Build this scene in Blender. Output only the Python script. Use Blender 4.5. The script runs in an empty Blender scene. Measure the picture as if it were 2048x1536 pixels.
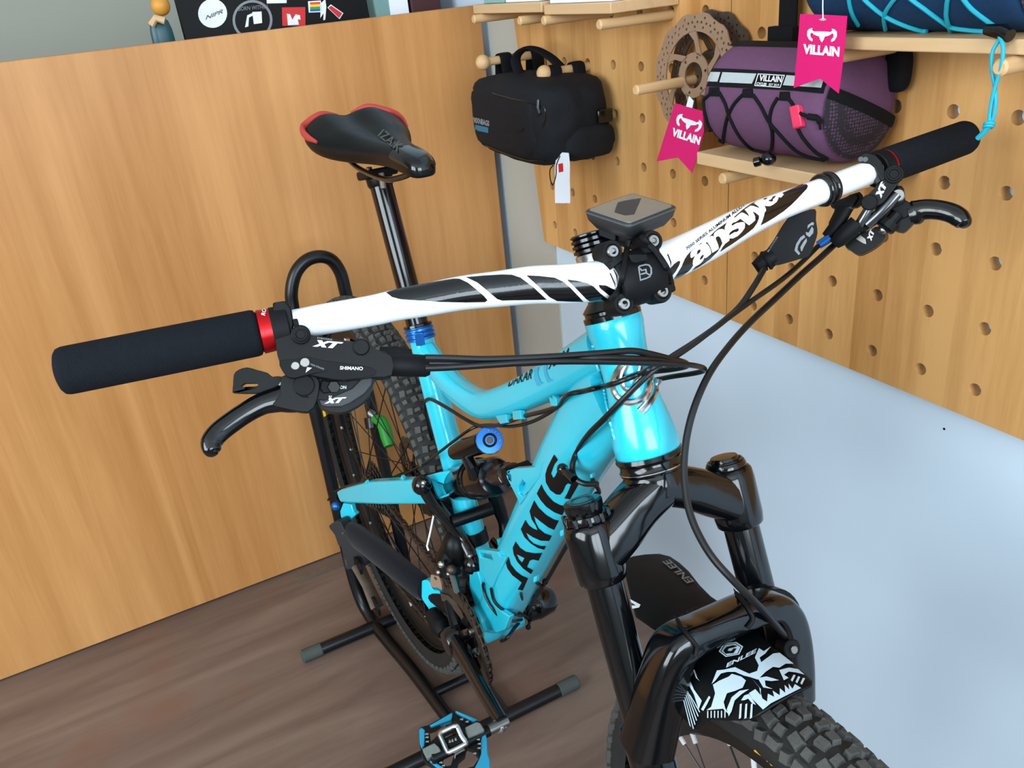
import bpy, bmesh, math, random
from mathutils import Vector as V, Matrix, Quaternion
from mathutils.bvhtree import BVHTree
from mathutils.geometry import tessellate_polygon
random.seed(7)
SC = bpy.context.scene
COL = SC.collection
PI = math.pi

# ---------------------------------------------------------------- camera
CAM_POS = V((0.9068, -0.3726, 1.2191)); FPX = 1698.94
_y, _p, _r = math.radians(154.1291), math.radians(-25.7208), math.radians(-6.0048)
FW = V((math.cos(_p)*math.cos(_y), math.cos(_p)*math.sin(_y), math.sin(_p)))
_rt = FW.cross(V((0, 0, 1))).normalized(); _up = _rt.cross(FW)
RT = _rt*math.cos(_r) + _up*math.sin(_r)
UP = -_rt*math.sin(_r) + _up*math.cos(_r)
cam = bpy.data.cameras.new('camera'); camo = bpy.data.objects.new('camera', cam); COL.objects.link(camo)
M = Matrix((RT, UP, -FW)).transposed().to_4x4(); M.translation = CAM_POS
camo.matrix_world = M
cam.sensor_width = 36; cam.lens = FPX/2048*36; cam.clip_start = 0.02
SC.camera = camo

# ---------------------------------------------------------------- view, world, windows' light
SC.view_settings.view_transform = 'Standard'; SC.view_settings.look = 'None'
SC.view_settings.gamma = 1; SC.view_settings.use_curve_mapping = False
SC.view_settings.exposure = 0.35
W = bpy.data.worlds.new('world'); SC.world = W; W.use_nodes = True
W.node_tree.nodes['Background'].inputs[0].default_value = (0.80, 0.90, 1.0, 1)
W.node_tree.nodes['Background'].inputs[1].default_value = 1.0

def area(name, loc, target, sx, sy, power, colour):
    l = bpy.data.lights.new(name, 'AREA'); l.shape = 'RECTANGLE'; l.size = sx; l.size_y = sy
    l.energy = power; l.color = colour
    o = bpy.data.objects.new(name, l); COL.objects.link(o); o.location = loc
    o.rotation_euler = (V(target)-V(loc)).to_track_quat('-Z', 'Y').to_euler()
    return o
WIN_FRONT = area('daylight_front_window', (3.35, -0.75, 1.70), (0, -0.75, 1.5), 1.9, 1.5, 82, (0.78, 0.90, 1.0))
WIN_LEFT = area('daylight_left_window', (1.0, -2.95, 1.75), (1.0, 0, 1.40), 2.2, 1.5, 88, (0.86, 0.95, 1.0))

# ---------------------------------------------------------------- photograph measuring: pixel -> point on a real plane
def ray(x, y):
    return (RT*(x-1024) - UP*(y-768) + FW*FPX).normalized()
def on(x, y, p0, n):
    d = ray(x, y); n = V(n); return CAM_POS + d*((V(p0)-CAM_POS).dot(n)/d.dot(n))
def ax(x, y, a, val):
    n = V((0, 0, 0)); n[a] = 1; return on(x, y, n*val, n)
def yp(x, y, val=0.0): return ax(x, y, 1, val)
def dp(x, y, depth):
    d = ray(x, y); return CAM_POS + d*(depth/d.dot(FW))
def px(p):
    d = V(p)-CAM_POS; z = d.dot(FW); return (1024+FPX*d.dot(RT)/z, 768-FPX*d.dot(UP)/z, z)

# ---------------------------------------------------------------- mesh builder
class MB:
    def __init__(s): s.v = []; s.f = []
    def add(s, vs, fs):
        b = len(s.v); s.v += [V(v) for v in vs]; s.f += [tuple(i+b for i in f) for f in fs]; return s
    def box(s, c, sx, sy, sz, R=None):
        R = R or Matrix.Identity(3); c = V(c); vs = []
        for i in (-.5, .5):
            for j in (-.5, .5):
                for k in (-.5, .5): vs.append(c + R @ V((i*sx, j*sy, k*sz)))
        return s.add(vs, [(0, 1, 3, 2), (4, 6, 7, 5), (0, 4, 5, 1), (2, 3, 7, 6), (0, 2, 6, 4), (1, 5, 7, 3)])
    def tube(s, pts, r, seg=12, cap=True, up=None, rb=None, sq=1.0, closed=False):
        """round or (r, rb) rounded section swept along pts; up fixes the r axis; sq<1 squares the section off"""
        pts = [V(p) for p in pts]; n = len(pts)
        rr = list(r) if isinstance(r, (list, tuple)) else [r]*n
        rbb = rr if rb is None else (list(rb) if isinstance(rb, (list, tuple)) else [rb]*n)
        vs, fs = [], []; prev = None
        for i in range(n):
            if closed: t = pts[(i+1) % n]-pts[i-1]
            elif i == 0: t = pts[1]-pts[0]
            elif i == n-1: t = pts[-1]-pts[-2]
            else: t = (pts[i+1]-pts[i]).normalized()+(pts[i]-pts[i-1]).normalized()
            if t.length < 1e-9: t = pts[min(i+1, n-1)]-pts[max(i-1, 0)]
            t.normalize()
            if up is not None:
                a = V(up)-t*V(up).dot(t)
                if a.length < 1e-6: a = t.orthogonal()
                a.normalize()
            elif prev is None: a = t.orthogonal().normalized()
            else:
                a = prev - t*prev.dot(t)
                a.normalize()
            prev = a; b = t.cross(a)
            for k in range(seg):
                an = 2*PI*k/seg; c, q = math.cos(an), math.sin(an)
                if sq != 1.0:
                    c = math.copysign(abs(c)**sq, c); q = math.copysign(abs(q)**sq, q)
                vs.append(pts[i] + a*(rr[i]*c) + b*(rbb[i]*q))
        m = n if closed else n-1
        for i in range(m):
            for k in range(seg):
                k2 = (k+1) % seg; j = (i+1) % n
                fs.append((i*seg+k, i*seg+k2, j*seg+k2, j*seg+k))
        if cap and not closed:
            fs.append(tuple(range(seg-1, -1, -1))); fs.append(tuple((n-1)*seg+k for k in range(seg)))
        return s.add(vs, fs)
    def lathe(s, p0, axis, prof, seg=24, cap=True):
        """prof: (height along axis, radius)"""
        axis = V(axis).normalized(); a = axis.orthogonal().normalized(); b = axis.cross(a); p0 = V(p0)
        vs, fs = [], []
        for h, r in prof:
            for k in range(seg):
                an = 2*PI*k/seg; vs.append(p0+axis*h+(a*math.cos(an)+b*math.sin(an))*max(r, 1e-5))
        for i in range(len(prof)-1):
            for k in range(seg):
                k2 = (k+1) % seg; fs.append((i*seg+k, i*seg+k2, (i+1)*seg+k2, (i+1)*seg+k))
        if cap:
            fs.append(tuple(range(seg-1, -1, -1))); fs.append(tuple((len(prof)-1)*seg+k for k in range(seg)))
        return s.add(vs, fs)
    def cyl(s, a, b, r, seg=16, ch=0.0):
        a, b = V(a), V(b); L = (b-a).length
        pr = [(0, r-ch), (ch, r), (L-ch, r), (L, r-ch)] if ch else [(0, r), (L, r)]
        return s.lathe(a, b-a, pr, seg)
    def ring(s, c, axis, R, r, seg=24, sub=8, rh=None):
        axis = V(axis).normalized(); a = axis.orthogonal().normalized(); b = axis.cross(a); rh = rh or r
        vs, fs = [], []
        for k in range(seg):
            an = 2*PI*k/seg; d = a*math.cos(an)+b*math.sin(an)
            for j in range(sub):
                t = 2*PI*j/sub; vs.append(V(c)+d*(R+r*math.cos(t))+axis*(rh*math.sin(t)))
        for k in range(seg):
            for j in range(sub):
                j2 = (j+1) % sub; k2 = (k+1) % seg
                fs.append((k*sub+j, k2*sub+j, k2*sub+j2, k*sub+j2))
        return s.add(vs, fs)
    def ball(s, c, r, seg=16, rings=10, sc=(1, 1, 1), R=None):
        c = V(c); R = R or Matrix.Identity(3); vs = []; fs = []
        for i in range(rings+1):
            th = PI*i/rings
            for k in range(seg):
                an = 2*PI*k/seg
                p = V((max(math.sin(th), 1e-4)*math.cos(an)*sc[0], max(math.sin(th), 1e-4)*math.sin(an)*sc[1], math.cos(th)*sc[2]))*r
                vs.append(c+R @ p)
        for i in range(rings):
            for k in range(seg):
                k2 = (k+1) % seg; fs.append((i*seg+k, (i+1)*seg+k, (i+1)*seg+k2, i*seg+k2))
        return s.add(vs, fs)
    def prism(s, pts, n, t, holes=()):
        """pts: 3-D outline on the front plane; extruded by t against n"""
        loops = [[V(p) for p in pts]]+[[V(p) for p in h] for h in holes]; n = V(n).normalized()
        tri = tessellate_polygon(loops); allp = [p for l in loops for p in l]; N = len(allp)
        vs = allp+[p-n*t for p in allp]; fs = []
        for a, b, c in tri:
            nn = (allp[b]-allp[a]).cross(allp[c]-allp[a])
            if nn.dot(n) < 0: a, b, c = c, b, a
            fs.append((a, b, c)); fs.append((c+N, b+N, a+N))
        o = 0
        for l in loops:
            k = len(l)
            for i in range(k):
                j = (i+1) % k; fs.append((o+i, o+j, o+j+N, o+i+N))
            o += k
        return s.add(vs, fs)
    def loft(s, secs, cap=True, closed=True):
        """secs: list of equal-length point rings"""
        m = len(secs[0]); vs = [V(p) for q in secs for p in q]; fs = []
        for i in range(len(secs)-1):
            for k in range(m if closed else m-1):
                k2 = (k+1) % m; fs.append((i*m+k, i*m+k2, (i+1)*m+k2, (i+1)*m+k))
        if cap and closed:
            fs.append(tuple(range(m-1, -1, -1))); fs.append(tuple((len(secs)-1)*m+k for k in range(m)))
        return s.add(vs, fs)
    def bvh(s): return BVHTree.FromPolygons(s.v, s.f)

def cat(pts, n=6, closed=False):
    """Catmull-Rom through pts (Vectors or number tuples)"""
    P = [V(p) for p in pts]; N = len(P); out = []
    rng = N if closed else N-1
    for i in range(rng):
        p1, p2 = P[i], P[(i+1) % N]
        p0 = P[i-1] if (i > 0 or closed) else p1*2-p2
        p3 = P[(i+2) % N] if (i < N-2 or closed) else p2*2-p1
        for k in range(n):
            t = k/n
            out.append(0.5*((2*p1)+(p2-p0)*t+(2*p0-5*p1+4*p2-p3)*t*t+(3*p1-p0-3*p2+p3)*t**3))
    if not closed: out.append(P[-1])
    return out
def lerp_list(vals, n):
    """same resampling for scalar radii as cat(..., n) gives for points"""
    out = []
    for i in range(len(vals)-1):
        for k in range(n): out.append(vals[i]+(vals[i+1]-vals[i])*k/n)
    return out+[vals[-1]]
def smooth_poly(pts, n=4):
    return [(p.x, p.y) for p in cat([V((a, b, 0)) for a, b in pts], n, True)]

# ---------------------------------------------------------------- objects
def root(name, label, category, loc=(0, 0, 0), group=None):
    o = bpy.data.objects.new(name, None); COL.objects.link(o); o.location = loc; o.empty_display_size = .05
    o['label'] = label; o['category'] = category
    if group: o['group'] = group
    return o
def origin_of(o):
    p = V((0, 0, 0))
    while o: p = p+o.location; o = o.parent
    return p
def mk(name, mb, mat, parent=None, sharp=35, bevel=0.0, bseg=2, flat=False, sub=0):
    me = bpy.data.meshes.new(name); base = origin_of(parent)
    me.from_pydata([v-base for v in mb.v], [], mb.f); me.update()
    bm = bmesh.new(); bm.from_mesh(me); bmesh.ops.recalc_face_normals(bm, faces=bm.faces); bm.to_mesh(me); bm.free()
    if not flat:
        me.polygons.foreach_set('use_smooth', [True]*len(me.polygons)); me.set_sharp_from_angle(angle=math.radians(sharp))
    me.materials.append(mat)
    o = bpy.data.objects.new(name, me); COL.objects.link(o)
    if parent: o.parent = parent
    if sub:
        m = o.modifiers.new('s', 'SUBSURF'); m.levels = sub; m.render_levels = sub
    if bevel:
        m = o.modifiers.new('b', 'BEVEL'); m.width = bevel; m.segments = bseg; m.limit_method = 'ANGLE'; m.angle_limit = math.radians(40)
        m.harden_normals = False
    return o
def thing1(name, mb, mat, label, category, loc=None, group=None, **k):
    """a thing that is one mesh, with its origin at loc"""
    o = mk(name, mb, mat, **k)
    if loc is not None:
        o.data.transform(Matrix.Translation(-V(loc))); o.location = loc
    o['label'] = label; o['category'] = category
    if group: o['group'] = group
    return o
def structure(o):
    o['kind'] = 'structure'; return o
def copy_tree(o, parent=None):
    c = o.copy(); COL.objects.link(c); c.parent = parent
    for ch in list(o.children): copy_tree(ch, c)
    return c

# ---------------------------------------------------------------- flat print laid onto a surface
def _print_mesh(tris2d, target, off, cell, thick=0):
    bm = bmesh.new(); cache = {}
    def gv(p):
        k = (round(p[0], 3), round(p[1], 3))
        if k not in cache: cache[k] = bm.verts.new((p[0], p[1], 0))
        return cache[k]
    for t in tris2d:
        vs = [gv(p) for p in t]
        if len(set(vs)) == 3:
            try: bm.faces.new(vs)
            except ValueError: pass
    for it in range(7):
        long = [e for e in bm.edges if e.calc_length() > cell]
        if not long: break
        bmesh.ops.subdivide_edges(bm, edges=long, cuts=1)
        bmesh.ops.triangulate(bm, faces=[f for f in bm.faces if len(f.verts) > 3])
    bm.verts.ensure_lookup_table()
    mb = MB(); idx = {}
    for v in bm.verts:
        d = ray(v.co.x, v.co.y); h, n, i, di = target.ray_cast(CAM_POS, d)
        if h is None: continue
        if n.dot(d) > 0: n = -n
        idx[v] = len(mb.v); mb.v.append(h+n*off)
    for f in bm.faces:
        if all(v in idx for v in f.verts): mb.f.append(tuple(idx[v] for v in f.verts))
    bm.free(); return mb
def tri_polys(polys):
    """polys: list of outlines, or (outline, [holes]) -> 2-D triangles"""
    out = []
    for q in polys:
        loops = [q[0]]+list(q[1]) if isinstance(q, tuple) and isinstance(q[1], list) and isinstance(q[1][0], (list, tuple)) and isinstance(q[1][0][0], (list, tuple)) else [q]
        loops = [[V((a, b, 0)) for a, b in l] for l in loops]; allp = [p for l in loops for p in l]
        for a, b, c in tessellate_polygon(loops):
            out.append(((allp[a].x, allp[a].y), (allp[b].x, allp[b].y), (allp[c].x, allp[c].y)))
    return out
def text_tris(s, o, ex, ey, shear=0.0, bold=0.0, center=False):
    """text in pixels: o = left end of base line, ex = pixel vector of the text's whole width, ey = pixel vector of cap height"""
    cu = bpy.data.curves.new('t', 'FONT'); cu.body = s; cu.size = 1; cu.offset = bold; cu.resolution_u = 3
    ob = bpy.data.objects.new('t', cu); COL.objects.link(ob)
    dg = bpy.context.evaluated_depsgraph_get(); me = bpy.data.meshes.new_from_object(ob.evaluated_get(dg))
    vs = [v.co.copy() for v in me.vertices]; me.calc_loop_triangles(); tr = [tuple(t.vertices) for t in me.loop_triangles]
    bpy.data.objects.remove(ob); bpy.data.curves.remove(cu); bpy.data.meshes.remove(me)
    if not vs: return []
    x0 = min(v.x for v in vs); x1 = max(v.x for v in vs); capH = 0.69
    def mp(v):
        a = (v.x-x0)/(x1-x0); b = v.y/capH; a += shear*b
        return (o[0]+ex[0]*a+ey[0]*b, o[1]+ex[1]*a+ey[1]*b)
    vp = [mp(v) for v in vs]
    return [(vp[a], vp[b], vp[c]) for a, b, c in tr]
def decal(name, tris, target, mat, parent, off=0.0004, cell=7):
    mb = _print_mesh(tris, target, off, cell)
    if not mb.f: print('EMPTY DECAL', name); return None
    return mk(name, mb, mat, parent, sharp=60)
# ---------------------------------------------------------------- materials
def newmat(name):
    m = bpy.data.materials.new(name); m.use_nodes = True
    return m, m.node_tree.nodes, m.node_tree.links, m.node_tree.nodes['Principled BSDF']
def srgb(r, g, b):
    f = lambda c: c/12.92 if c <= .04045 else ((c+.055)/1.055)**2.4
    return (f(r/255), f(g/255), f(b/255), 1)
def plain(name, col, rough=.5, metal=0.0, spec=.5, coat=0.0, noise=0.08, nscale=40, bump=0.0, bscale=300, sheen=0.0, rvar=0.0, emit=None):
    m, N, L, B = newmat(name)
    tc = N.new('ShaderNodeTexCoord'); nz = N.new('ShaderNodeTexNoise'); nz.inputs['Scale'].default_value = nscale; nz.inputs['Detail'].default_value = 4
    L.new(tc.outputs['Object'], nz.inputs['Vector'])
    mx = N.new('ShaderNodeMix'); mx.data_type = 'RGBA'; c = srgb(*col)
    mx.inputs['A'].default_value = tuple(x*(1-noise) for x in c[:3])+(1,); mx.inputs['B'].default_value = tuple(min(1, x*(1+noise)) for x in c[:3])+(1,)
    L.new(nz.outputs['Fac'], mx.inputs['Factor']); L.new(mx.outputs['Result'], B.inputs['Base Color'])
    B.inputs['Roughness'].default_value = rough; B.inputs['Metallic'].default_value = metal
    B.inputs['Specular IOR Level'].default_value = spec; B.inputs['Coat Weight'].default_value = coat; B.inputs['Coat Roughness'].default_value = .08
    if sheen: B.inputs['Sheen Weight'].default_value = sheen
    if rvar:
        mr = N.new('ShaderNodeMapRange'); mr.inputs['To Min'].default_value = rough-rvar; mr.inputs['To Max'].default_value = rough+rvar
        L.new(nz.outputs['Fac'], mr.inputs['Value']); L.new(mr.outputs['Result'], B.inputs['Roughness'])
    if bump:
        n2 = N.new('ShaderNodeTexNoise'); n2.inputs['Scale'].default_value = bscale; n2.inputs['Detail'].default_value = 3
        L.new(tc.outputs['Object'], n2.inputs['Vector'])
        bp = N.new('ShaderNodeBump'); bp.inputs['Strength'].default_value = bump; bp.inputs['Distance'].default_value = .002
        L.new(n2.outputs['Fac'], bp.inputs['Height']); L.new(bp.outputs['Normal'], B.inputs['Normal'])
    return m
def wood(name, ca, cb, scale=(1, 1, 1), grain=1.0, rough=.45, strips=None, strip_axis=0, spec=.35):
    """long grain: noise stretched along one axis through `scale`; strips = width of glued strips"""
    m, N, L, B = newmat(name)
    tc = N.new('ShaderNodeTexCoord'); mp = N.new('ShaderNodeMapping'); mp.inputs['Scale'].default_value = scale
    L.new(tc.outputs['Object'], mp.inputs['Vector'])
    n1 = N.new('ShaderNodeTexNoise'); n1.inputs['Scale'].default_value = 1.0; n1.inputs['Detail'].default_value = 5; n1.inputs['Roughness'].default_value = .55; n1.inputs['Distortion'].default_value = .6
    L.new(mp.outputs['Vector'], n1.inputs['Vector'])
    n2 = N.new('ShaderNodeTexNoise'); n2.inputs['Scale'].default_value = 9.0; n2.inputs['Detail'].default_value = 6; n2.inputs['Roughness'].default_value = .7
    L.new(mp.outputs['Vector'], n2.inputs['Vector'])
    ad = N.new('ShaderNodeMath'); ad.operation = 'MULTIPLY_ADD'; ad.inputs[1].default_value = .35*grain
    L.new(n2.outputs['Fac'], ad.inputs[0]); L.new(n1.outputs['Fac'], ad.inputs[2])
    last = ad.outputs[0]
    if strips:
        sp = N.new('ShaderNodeSeparateXYZ'); L.new(tc.outputs['Object'], sp.inputs[0])
        dv = N.new('ShaderNodeMath'); dv.operation = 'DIVIDE'; dv.inputs[1].default_value = strips; L.new(sp.outputs[strip_axis], dv.inputs[0])
        fl = N.new('ShaderNodeMath'); fl.operation = 'FLOOR'; L.new(dv.outputs[0], fl.inputs[0])
        wn = N.new('ShaderNodeTexWhiteNoise'); wn.noise_dimensions = '1D'; L.new(fl.outputs[0], wn.inputs['W'])
        a2 = N.new('ShaderNodeMath'); a2.operation = 'MULTIPLY_ADD'; a2.inputs[1].default_value = .30; L.new(wn.outputs['Value'], a2.inputs[0]); L.new(last, a2.inputs[2])
        a3 = N.new('ShaderNodeMath'); a3.operation = 'SUBTRACT'; a3.inputs[1].default_value = .15; L.new(a2.outputs[0], a3.inputs[0]); last = a3.outputs[0]
    cr = N.new('ShaderNodeValToRGB'); cr.color_ramp.elements[0].position = .42; cr.color_ramp.elements[1].position = .95
    cr.color_ramp.elements[0].color = srgb(*ca); cr.color_ramp.elements[1].color = srgb(*cb)
    L.new(last, cr.inputs['Fac']); L.new(cr.outputs['Color'], B.inputs['Base Color'])
    B.inputs['Roughness'].default_value = rough; B.inputs['Specular IOR Level'].default_value = spec
    return m

MAT = {}
MAT['board'] = wood('beech_veneer', (168, 113, 58), (206, 151, 95), (18, 11, .55), rough=.42)
MAT['peg'] = wood('pegboard_pine', (168, 117, 62), (208, 159, 100), (16, 16, 1.1), grain=1.3, rough=.5, strips=.047, strip_axis=0)
MAT['pegside'] = plain('hole_wood', (205, 172, 140), .6)
MAT['shelf'] = wood('pale_pine', (188, 152, 110), (210, 178, 138), (2, 30, 30), grain=.6, rough=.5)
MAT['dowel'] = wood('dowel_beech', (190, 152, 106), (212, 178, 134), (60, 3, 60), grain=.5, rough=.5)
MAT['wallpaint'] = plain('wall_paint', (198, 216, 232), .75, noise=.02, nscale=3, bump=.03, bscale=600)
MAT['backwall'] = plain('back_wall_paint', (158, 158, 146), .8, noise=.03, nscale=2)
MAT['ceil'] = plain('ceiling_paint', (225, 225, 222), .8, noise=.02)
MAT['cyan'] = plain('cyan_paint', (36, 188, 213), .24, coat=.4, noise=.03, nscale=12)
MAT['cyan2'] = plain('cyan_paint_matt', (38, 178, 198), .34, coat=.2, noise=.05, nscale=30)
MAT['gloss'] = plain('gloss_black', (5, 7, 10), .14, spec=.4, coat=.25, noise=.2)
MAT['satin'] = plain('satin_black', (5, 7, 9), .40, spec=.22, noise=.2, rvar=.06)
MAT['matt'] = plain('matt_black', (8, 10, 13), .6, spec=.2, noise=.15, rvar=.08)
MAT['foam'] = plain('foam_grip', (20, 23, 28), .92, spec=.12, noise=.2, nscale=200, bump=.4, bscale=900)
MAT['rubber'] = plain('tyre_rubber', (74, 74, 72), .85, spec=.25, noise=.35, nscale=70, bump=.3, bscale=500)
MAT['sidewall'] = plain('tyre_sidewall', (34, 34, 34), .75, spec=.3, noise=.3, nscale=50)
MAT['white'] = plain('white_gloss', (236, 240, 244), .25, coat=.4, noise=.02, nscale=20)
MAT['print_black'] = plain('black_print', (8, 10, 13), .5, spec=.2, noise=.05)
MAT['bar_black'] = plain('bar_black_print', (6, 8, 11), .25, spec=.4, coat=.3, noise=.05)
MAT['print_white'] = plain('white_print', (225, 230, 235), .45, noise=.02)
MAT['print_grey'] = plain('grey_print', (120, 126, 132), .45, noise=.04)
MAT['print_blue'] = plain('blue_print', (40, 160, 200), .35, noise=.03)
MAT['red'] = plain('red_anodised', (190, 22, 28), .3, metal=.75, noise=.1)
MAT['redpaint'] = plain('red_plastic', (172, 52, 48), .5, noise=.08)
MAT['blue'] = plain('blue_anodised', (30, 104, 186), .28, metal=.6, noise=.1)
MAT['chrome'] = plain('polished_steel', (200, 202, 205), .18, metal=1, noise=.05)
MAT['steel'] = plain('brushed_steel', (150, 148, 145), .35, metal=1, noise=.15)
MAT['dirty'] = plain('dirty_steel', (88, 76, 66), .5, metal=.8, noise=.4, nscale=90)
MAT['rust'] = plain('copper_toned_alloy', (150, 124, 102), .5, metal=.35, noise=.15)
MAT['grey'] = plain('grey_plastic', (70, 74, 77), .4, noise=.1)
MAT['dgrey'] = plain('dark_grey_plastic', (34, 37, 40), .5, noise=.15)
MAT['cable'] = plain('cable_housing', (8, 10, 13), .36, spec=.4, noise=.2)
MAT['standtube'] = plain('stand_black', (9, 11, 15), .33, spec=.4, noise=.25)
MAT['cap'] = plain('rubber_cap', (62, 68, 66), .8, noise=.15)
MAT['green'] = plain('green_rubber', (18, 140, 42), .5, noise=.12)
MAT['neo'] = plain('neoprene', (13, 16, 23), .95, spec=.15, noise=.25, nscale=300, sheen=.1)
MAT['bagblack'] = plain('black_nylon', (17, 19, 24), .8, spec=.25, noise=.25, nscale=120, bump=.35, bscale=700)
MAT['web'] = plain('black_webbing', (11, 12, 16), .85, spec=.2, noise=.2, nscale=200, bump=.3, bscale=900)
MAT['purple'] = plain('purple_canvas', (98, 66, 94), .85, spec=.2, noise=.12, nscale=200, bump=.25, bscale=900)
MAT['navy'] = plain('navy_canvas', (22, 52, 84), .85, spec=.2, noise=.12, nscale=200, bump=.25, bscale=900)
MAT['teal'] = plain('teal_cord', (16, 158, 180), .6, noise=.12, nscale=300)
MAT['silverband'] = plain('reflective_band', (170, 178, 182), .45, noise=.08, nscale=200)
MAT['pink'] = plain('magenta_card', (204, 8, 104), .45, noise=.03)
MAT['pinktoggle'] = plain('pink_toggle', (222, 52, 92), .5, noise=.06)
MAT['paper'] = plain('white_card', (224, 230, 240), .6, noise=.02)
MAT['aqua'] = plain('aqua_card', (128, 168, 168), .6, noise=.03)
MAT['redcard'] = plain('red_print', (196, 26, 34), .5, noise=.04)
MAT['yellow'] = plain('yellow_print', (226, 182, 20), .5, noise=.05)
MAT['laptop'] = plain('laptop_black', (3, 4, 7), .5, spec=.2, noise=.2)
MAT['lowerprint'] = plain('light_blue_print', (176, 196, 208), .5, noise=.03)
MAT['bronze'] = plain('bronze_anodised', (84, 62, 50), .32, metal=.7, noise=.15)
MAT['screen'] = plain('screen_glass', (100, 108, 108), .12, coat=.5, noise=.15, nscale=25)
MAT['rim'] = plain('rim_black', (9, 10, 12), .45, noise=.25)
MAT['darkteal'] = plain('dark_teal_plastic', (18, 70, 80), .4, noise=.1)
MAT['alu'] = plain('worn_aluminium', (120, 114, 104), .5, metal=.6, noise=.3, nscale=60)
MAT['gunmetal'] = plain('gunmetal', (92, 94, 98), .22, metal=.9, noise=.1)
MAT['dgrey2'] = plain('dull_grey_print', (74, 78, 78), .5, noise=.05)
MAT['silver'] = plain('silver_nipple', (190, 192, 190), .35, noise=.05)
MAT['wall_shade_strip'] = plain('shaded_wall_grey', (172, 171, 162), .75, noise=.03, nscale=3)  # same wall's warm, dimmer light put in as a separate colour
MAT['padgrey'] = plain('grey_traction_pad', (98, 104, 100), .7, noise=.2, nscale=300)
MAT['ped'] = plain('pedal_cyan', (14, 122, 154), .5, noise=.05)
MAT['maroon'] = plain('maroon_board', (60, 22, 26), .6, noise=.1)

def floor_mat():
    m, N, L, B = newmat('dark_floor')
    tc = N.new('ShaderNodeTexCoord'); mp = N.new('ShaderNodeMapping'); mp.inputs['Scale'].default_value = (11, 1.3, 1); mp.inputs['Rotation'].default_value = (0, 0, .06)
    L.new(tc.outputs['Object'], mp.inputs['Vector'])
    n1 = N.new('ShaderNodeTexNoise'); n1.inputs['Scale'].default_value = 1.4; n1.inputs['Detail'].default_value = 7; n1.inputs['Roughness'].default_value = .62; n1.inputs['Distortion'].default_value = .5
    L.new(mp.outputs['Vector'], n1.inputs['Vector'])
    cr = N.new('ShaderNodeValToRGB'); e = cr.color_ramp.elements
    e[0].position = .3; e[0].color = srgb(94, 76, 68); e[1].position = .72; e[1].color = srgb(126, 107, 95)
    k = e.new(.5); k.color = srgb(110, 91, 81)
    L.new(n1.outputs['Fac'], cr.inputs['Fac'])
    n3 = N.new('ShaderNodeTexNoise'); n3.inputs['Scale'].default_value = 5; n3.inputs['Detail'].default_value = 3; L.new(tc.outputs['Object'], n3.inputs['Vector'])
    r3 = N.new('ShaderNodeValToRGB'); r3.color_ramp.elements[0].position = .56; r3.color_ramp.elements[1].position = .72
    r3.color_ramp.elements[0].color = (0, 0, 0, 1); r3.color_ramp.elements[1].color = (.55, .55, .55, 1); L.new(n3.outputs['Fac'], r3.inputs['Fac'])
    mx = N.new('ShaderNodeMix'); mx.data_type = 'RGBA'; mx.inputs['B'].default_value = srgb(116, 80, 64)
    L.new(r3.outputs['Color'], mx.inputs['Factor']); L.new(cr.outputs['Color'], mx.inputs['A']); L.new(mx.outputs['Result'], B.inputs['Base Color'])
    mr = N.new('ShaderNodeMapRange'); mr.inputs['To Min'].default_value = .32; mr.inputs['To Max'].default_value = .55
    L.new(n1.outputs['Fac'], mr.inputs['Value']); L.new(mr.outputs['Result'], B.inputs['Roughness']); B.inputs['Specular IOR Level'].default_value = .35
    return m
MAT['floor'] = floor_mat()
# ---------------------------------------------------------------- the room
XW, YW, XF, YL, ZC = -2.1, 0.498, 3.3, -2.9, 2.75
def wall_with_hole(axis, at, a0, a1, b0, b1, h, thick):
    """wall on axis=at spanning a (other horizontal axis) and z, with window opening h=(a,a,z,z)"""
    mb = MB()
    def bx(p0, p1, q0, q1):
        c = [0, 0, 0]; s = [0, 0, 0]; c[axis] = at; s[axis] = thick; o = 1-axis
        c[o] = (p0+p1)/2; s[o] = p1-p0; c[2] = (q0+q1)/2; s[2] = q1-q0; mb.box(c, *s)
    bx(a0, h[0], b0, b1); bx(h[1], a1, b0, b1); bx(h[0], h[1], b0, h[2]); bx(h[0], h[1], h[3], b1)
    return mb
structure(mk('floor', MB().box(((XW+XF)/2, (YL+YW)/2+.1, -.05), XF-XW+.4, YW-YL+.4, .1), MAT['floor']))
structure(mk('ceiling', MB().box(((XW+XF)/2, (YL+YW)/2+.1, ZC+.05), XF-XW+.4, YW-YL+.4, .1), MAT['ceil']))
WR = structure(mk('wall_right', MB().box(((XW+XF)/2, YW+.05, ZC/2), XF-XW, .1, ZC), MAT['wallpaint']))
mk('nail_hole', MB().cyl(ax(1888, 858, 1, YW-.0005), ax(1888, 858, 1, YW-.0005)+V((0, .001, 0)), .0016, 10), MAT['matt'], WR)
structure(mk('wall_back', MB().box((XW-.05, (YL+YW)/2, ZC/2), .1, YW-YL, ZC), MAT['backwall']))
structure(mk('wall_front', wall_with_hole(0, XF+.05, YL, YW, 0, ZC, (-1.75, .25, .9, 2.5), .1), MAT['backwall']))
structure(mk('wall_left', wall_with_hole(1, YL-.05, XW, XF, 0, ZC, (-.2, 2.2, .95, 2.55), .1), MAT['backwall']))
structure(mk('wall_shade_strip_1', MB().box((-.708, YW-.002, ZC/2), .206, .004, ZC), MAT['wall_shade_strip']))  # added thin strip: warm shade on this stretch of plain wall, painted as colour
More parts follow.
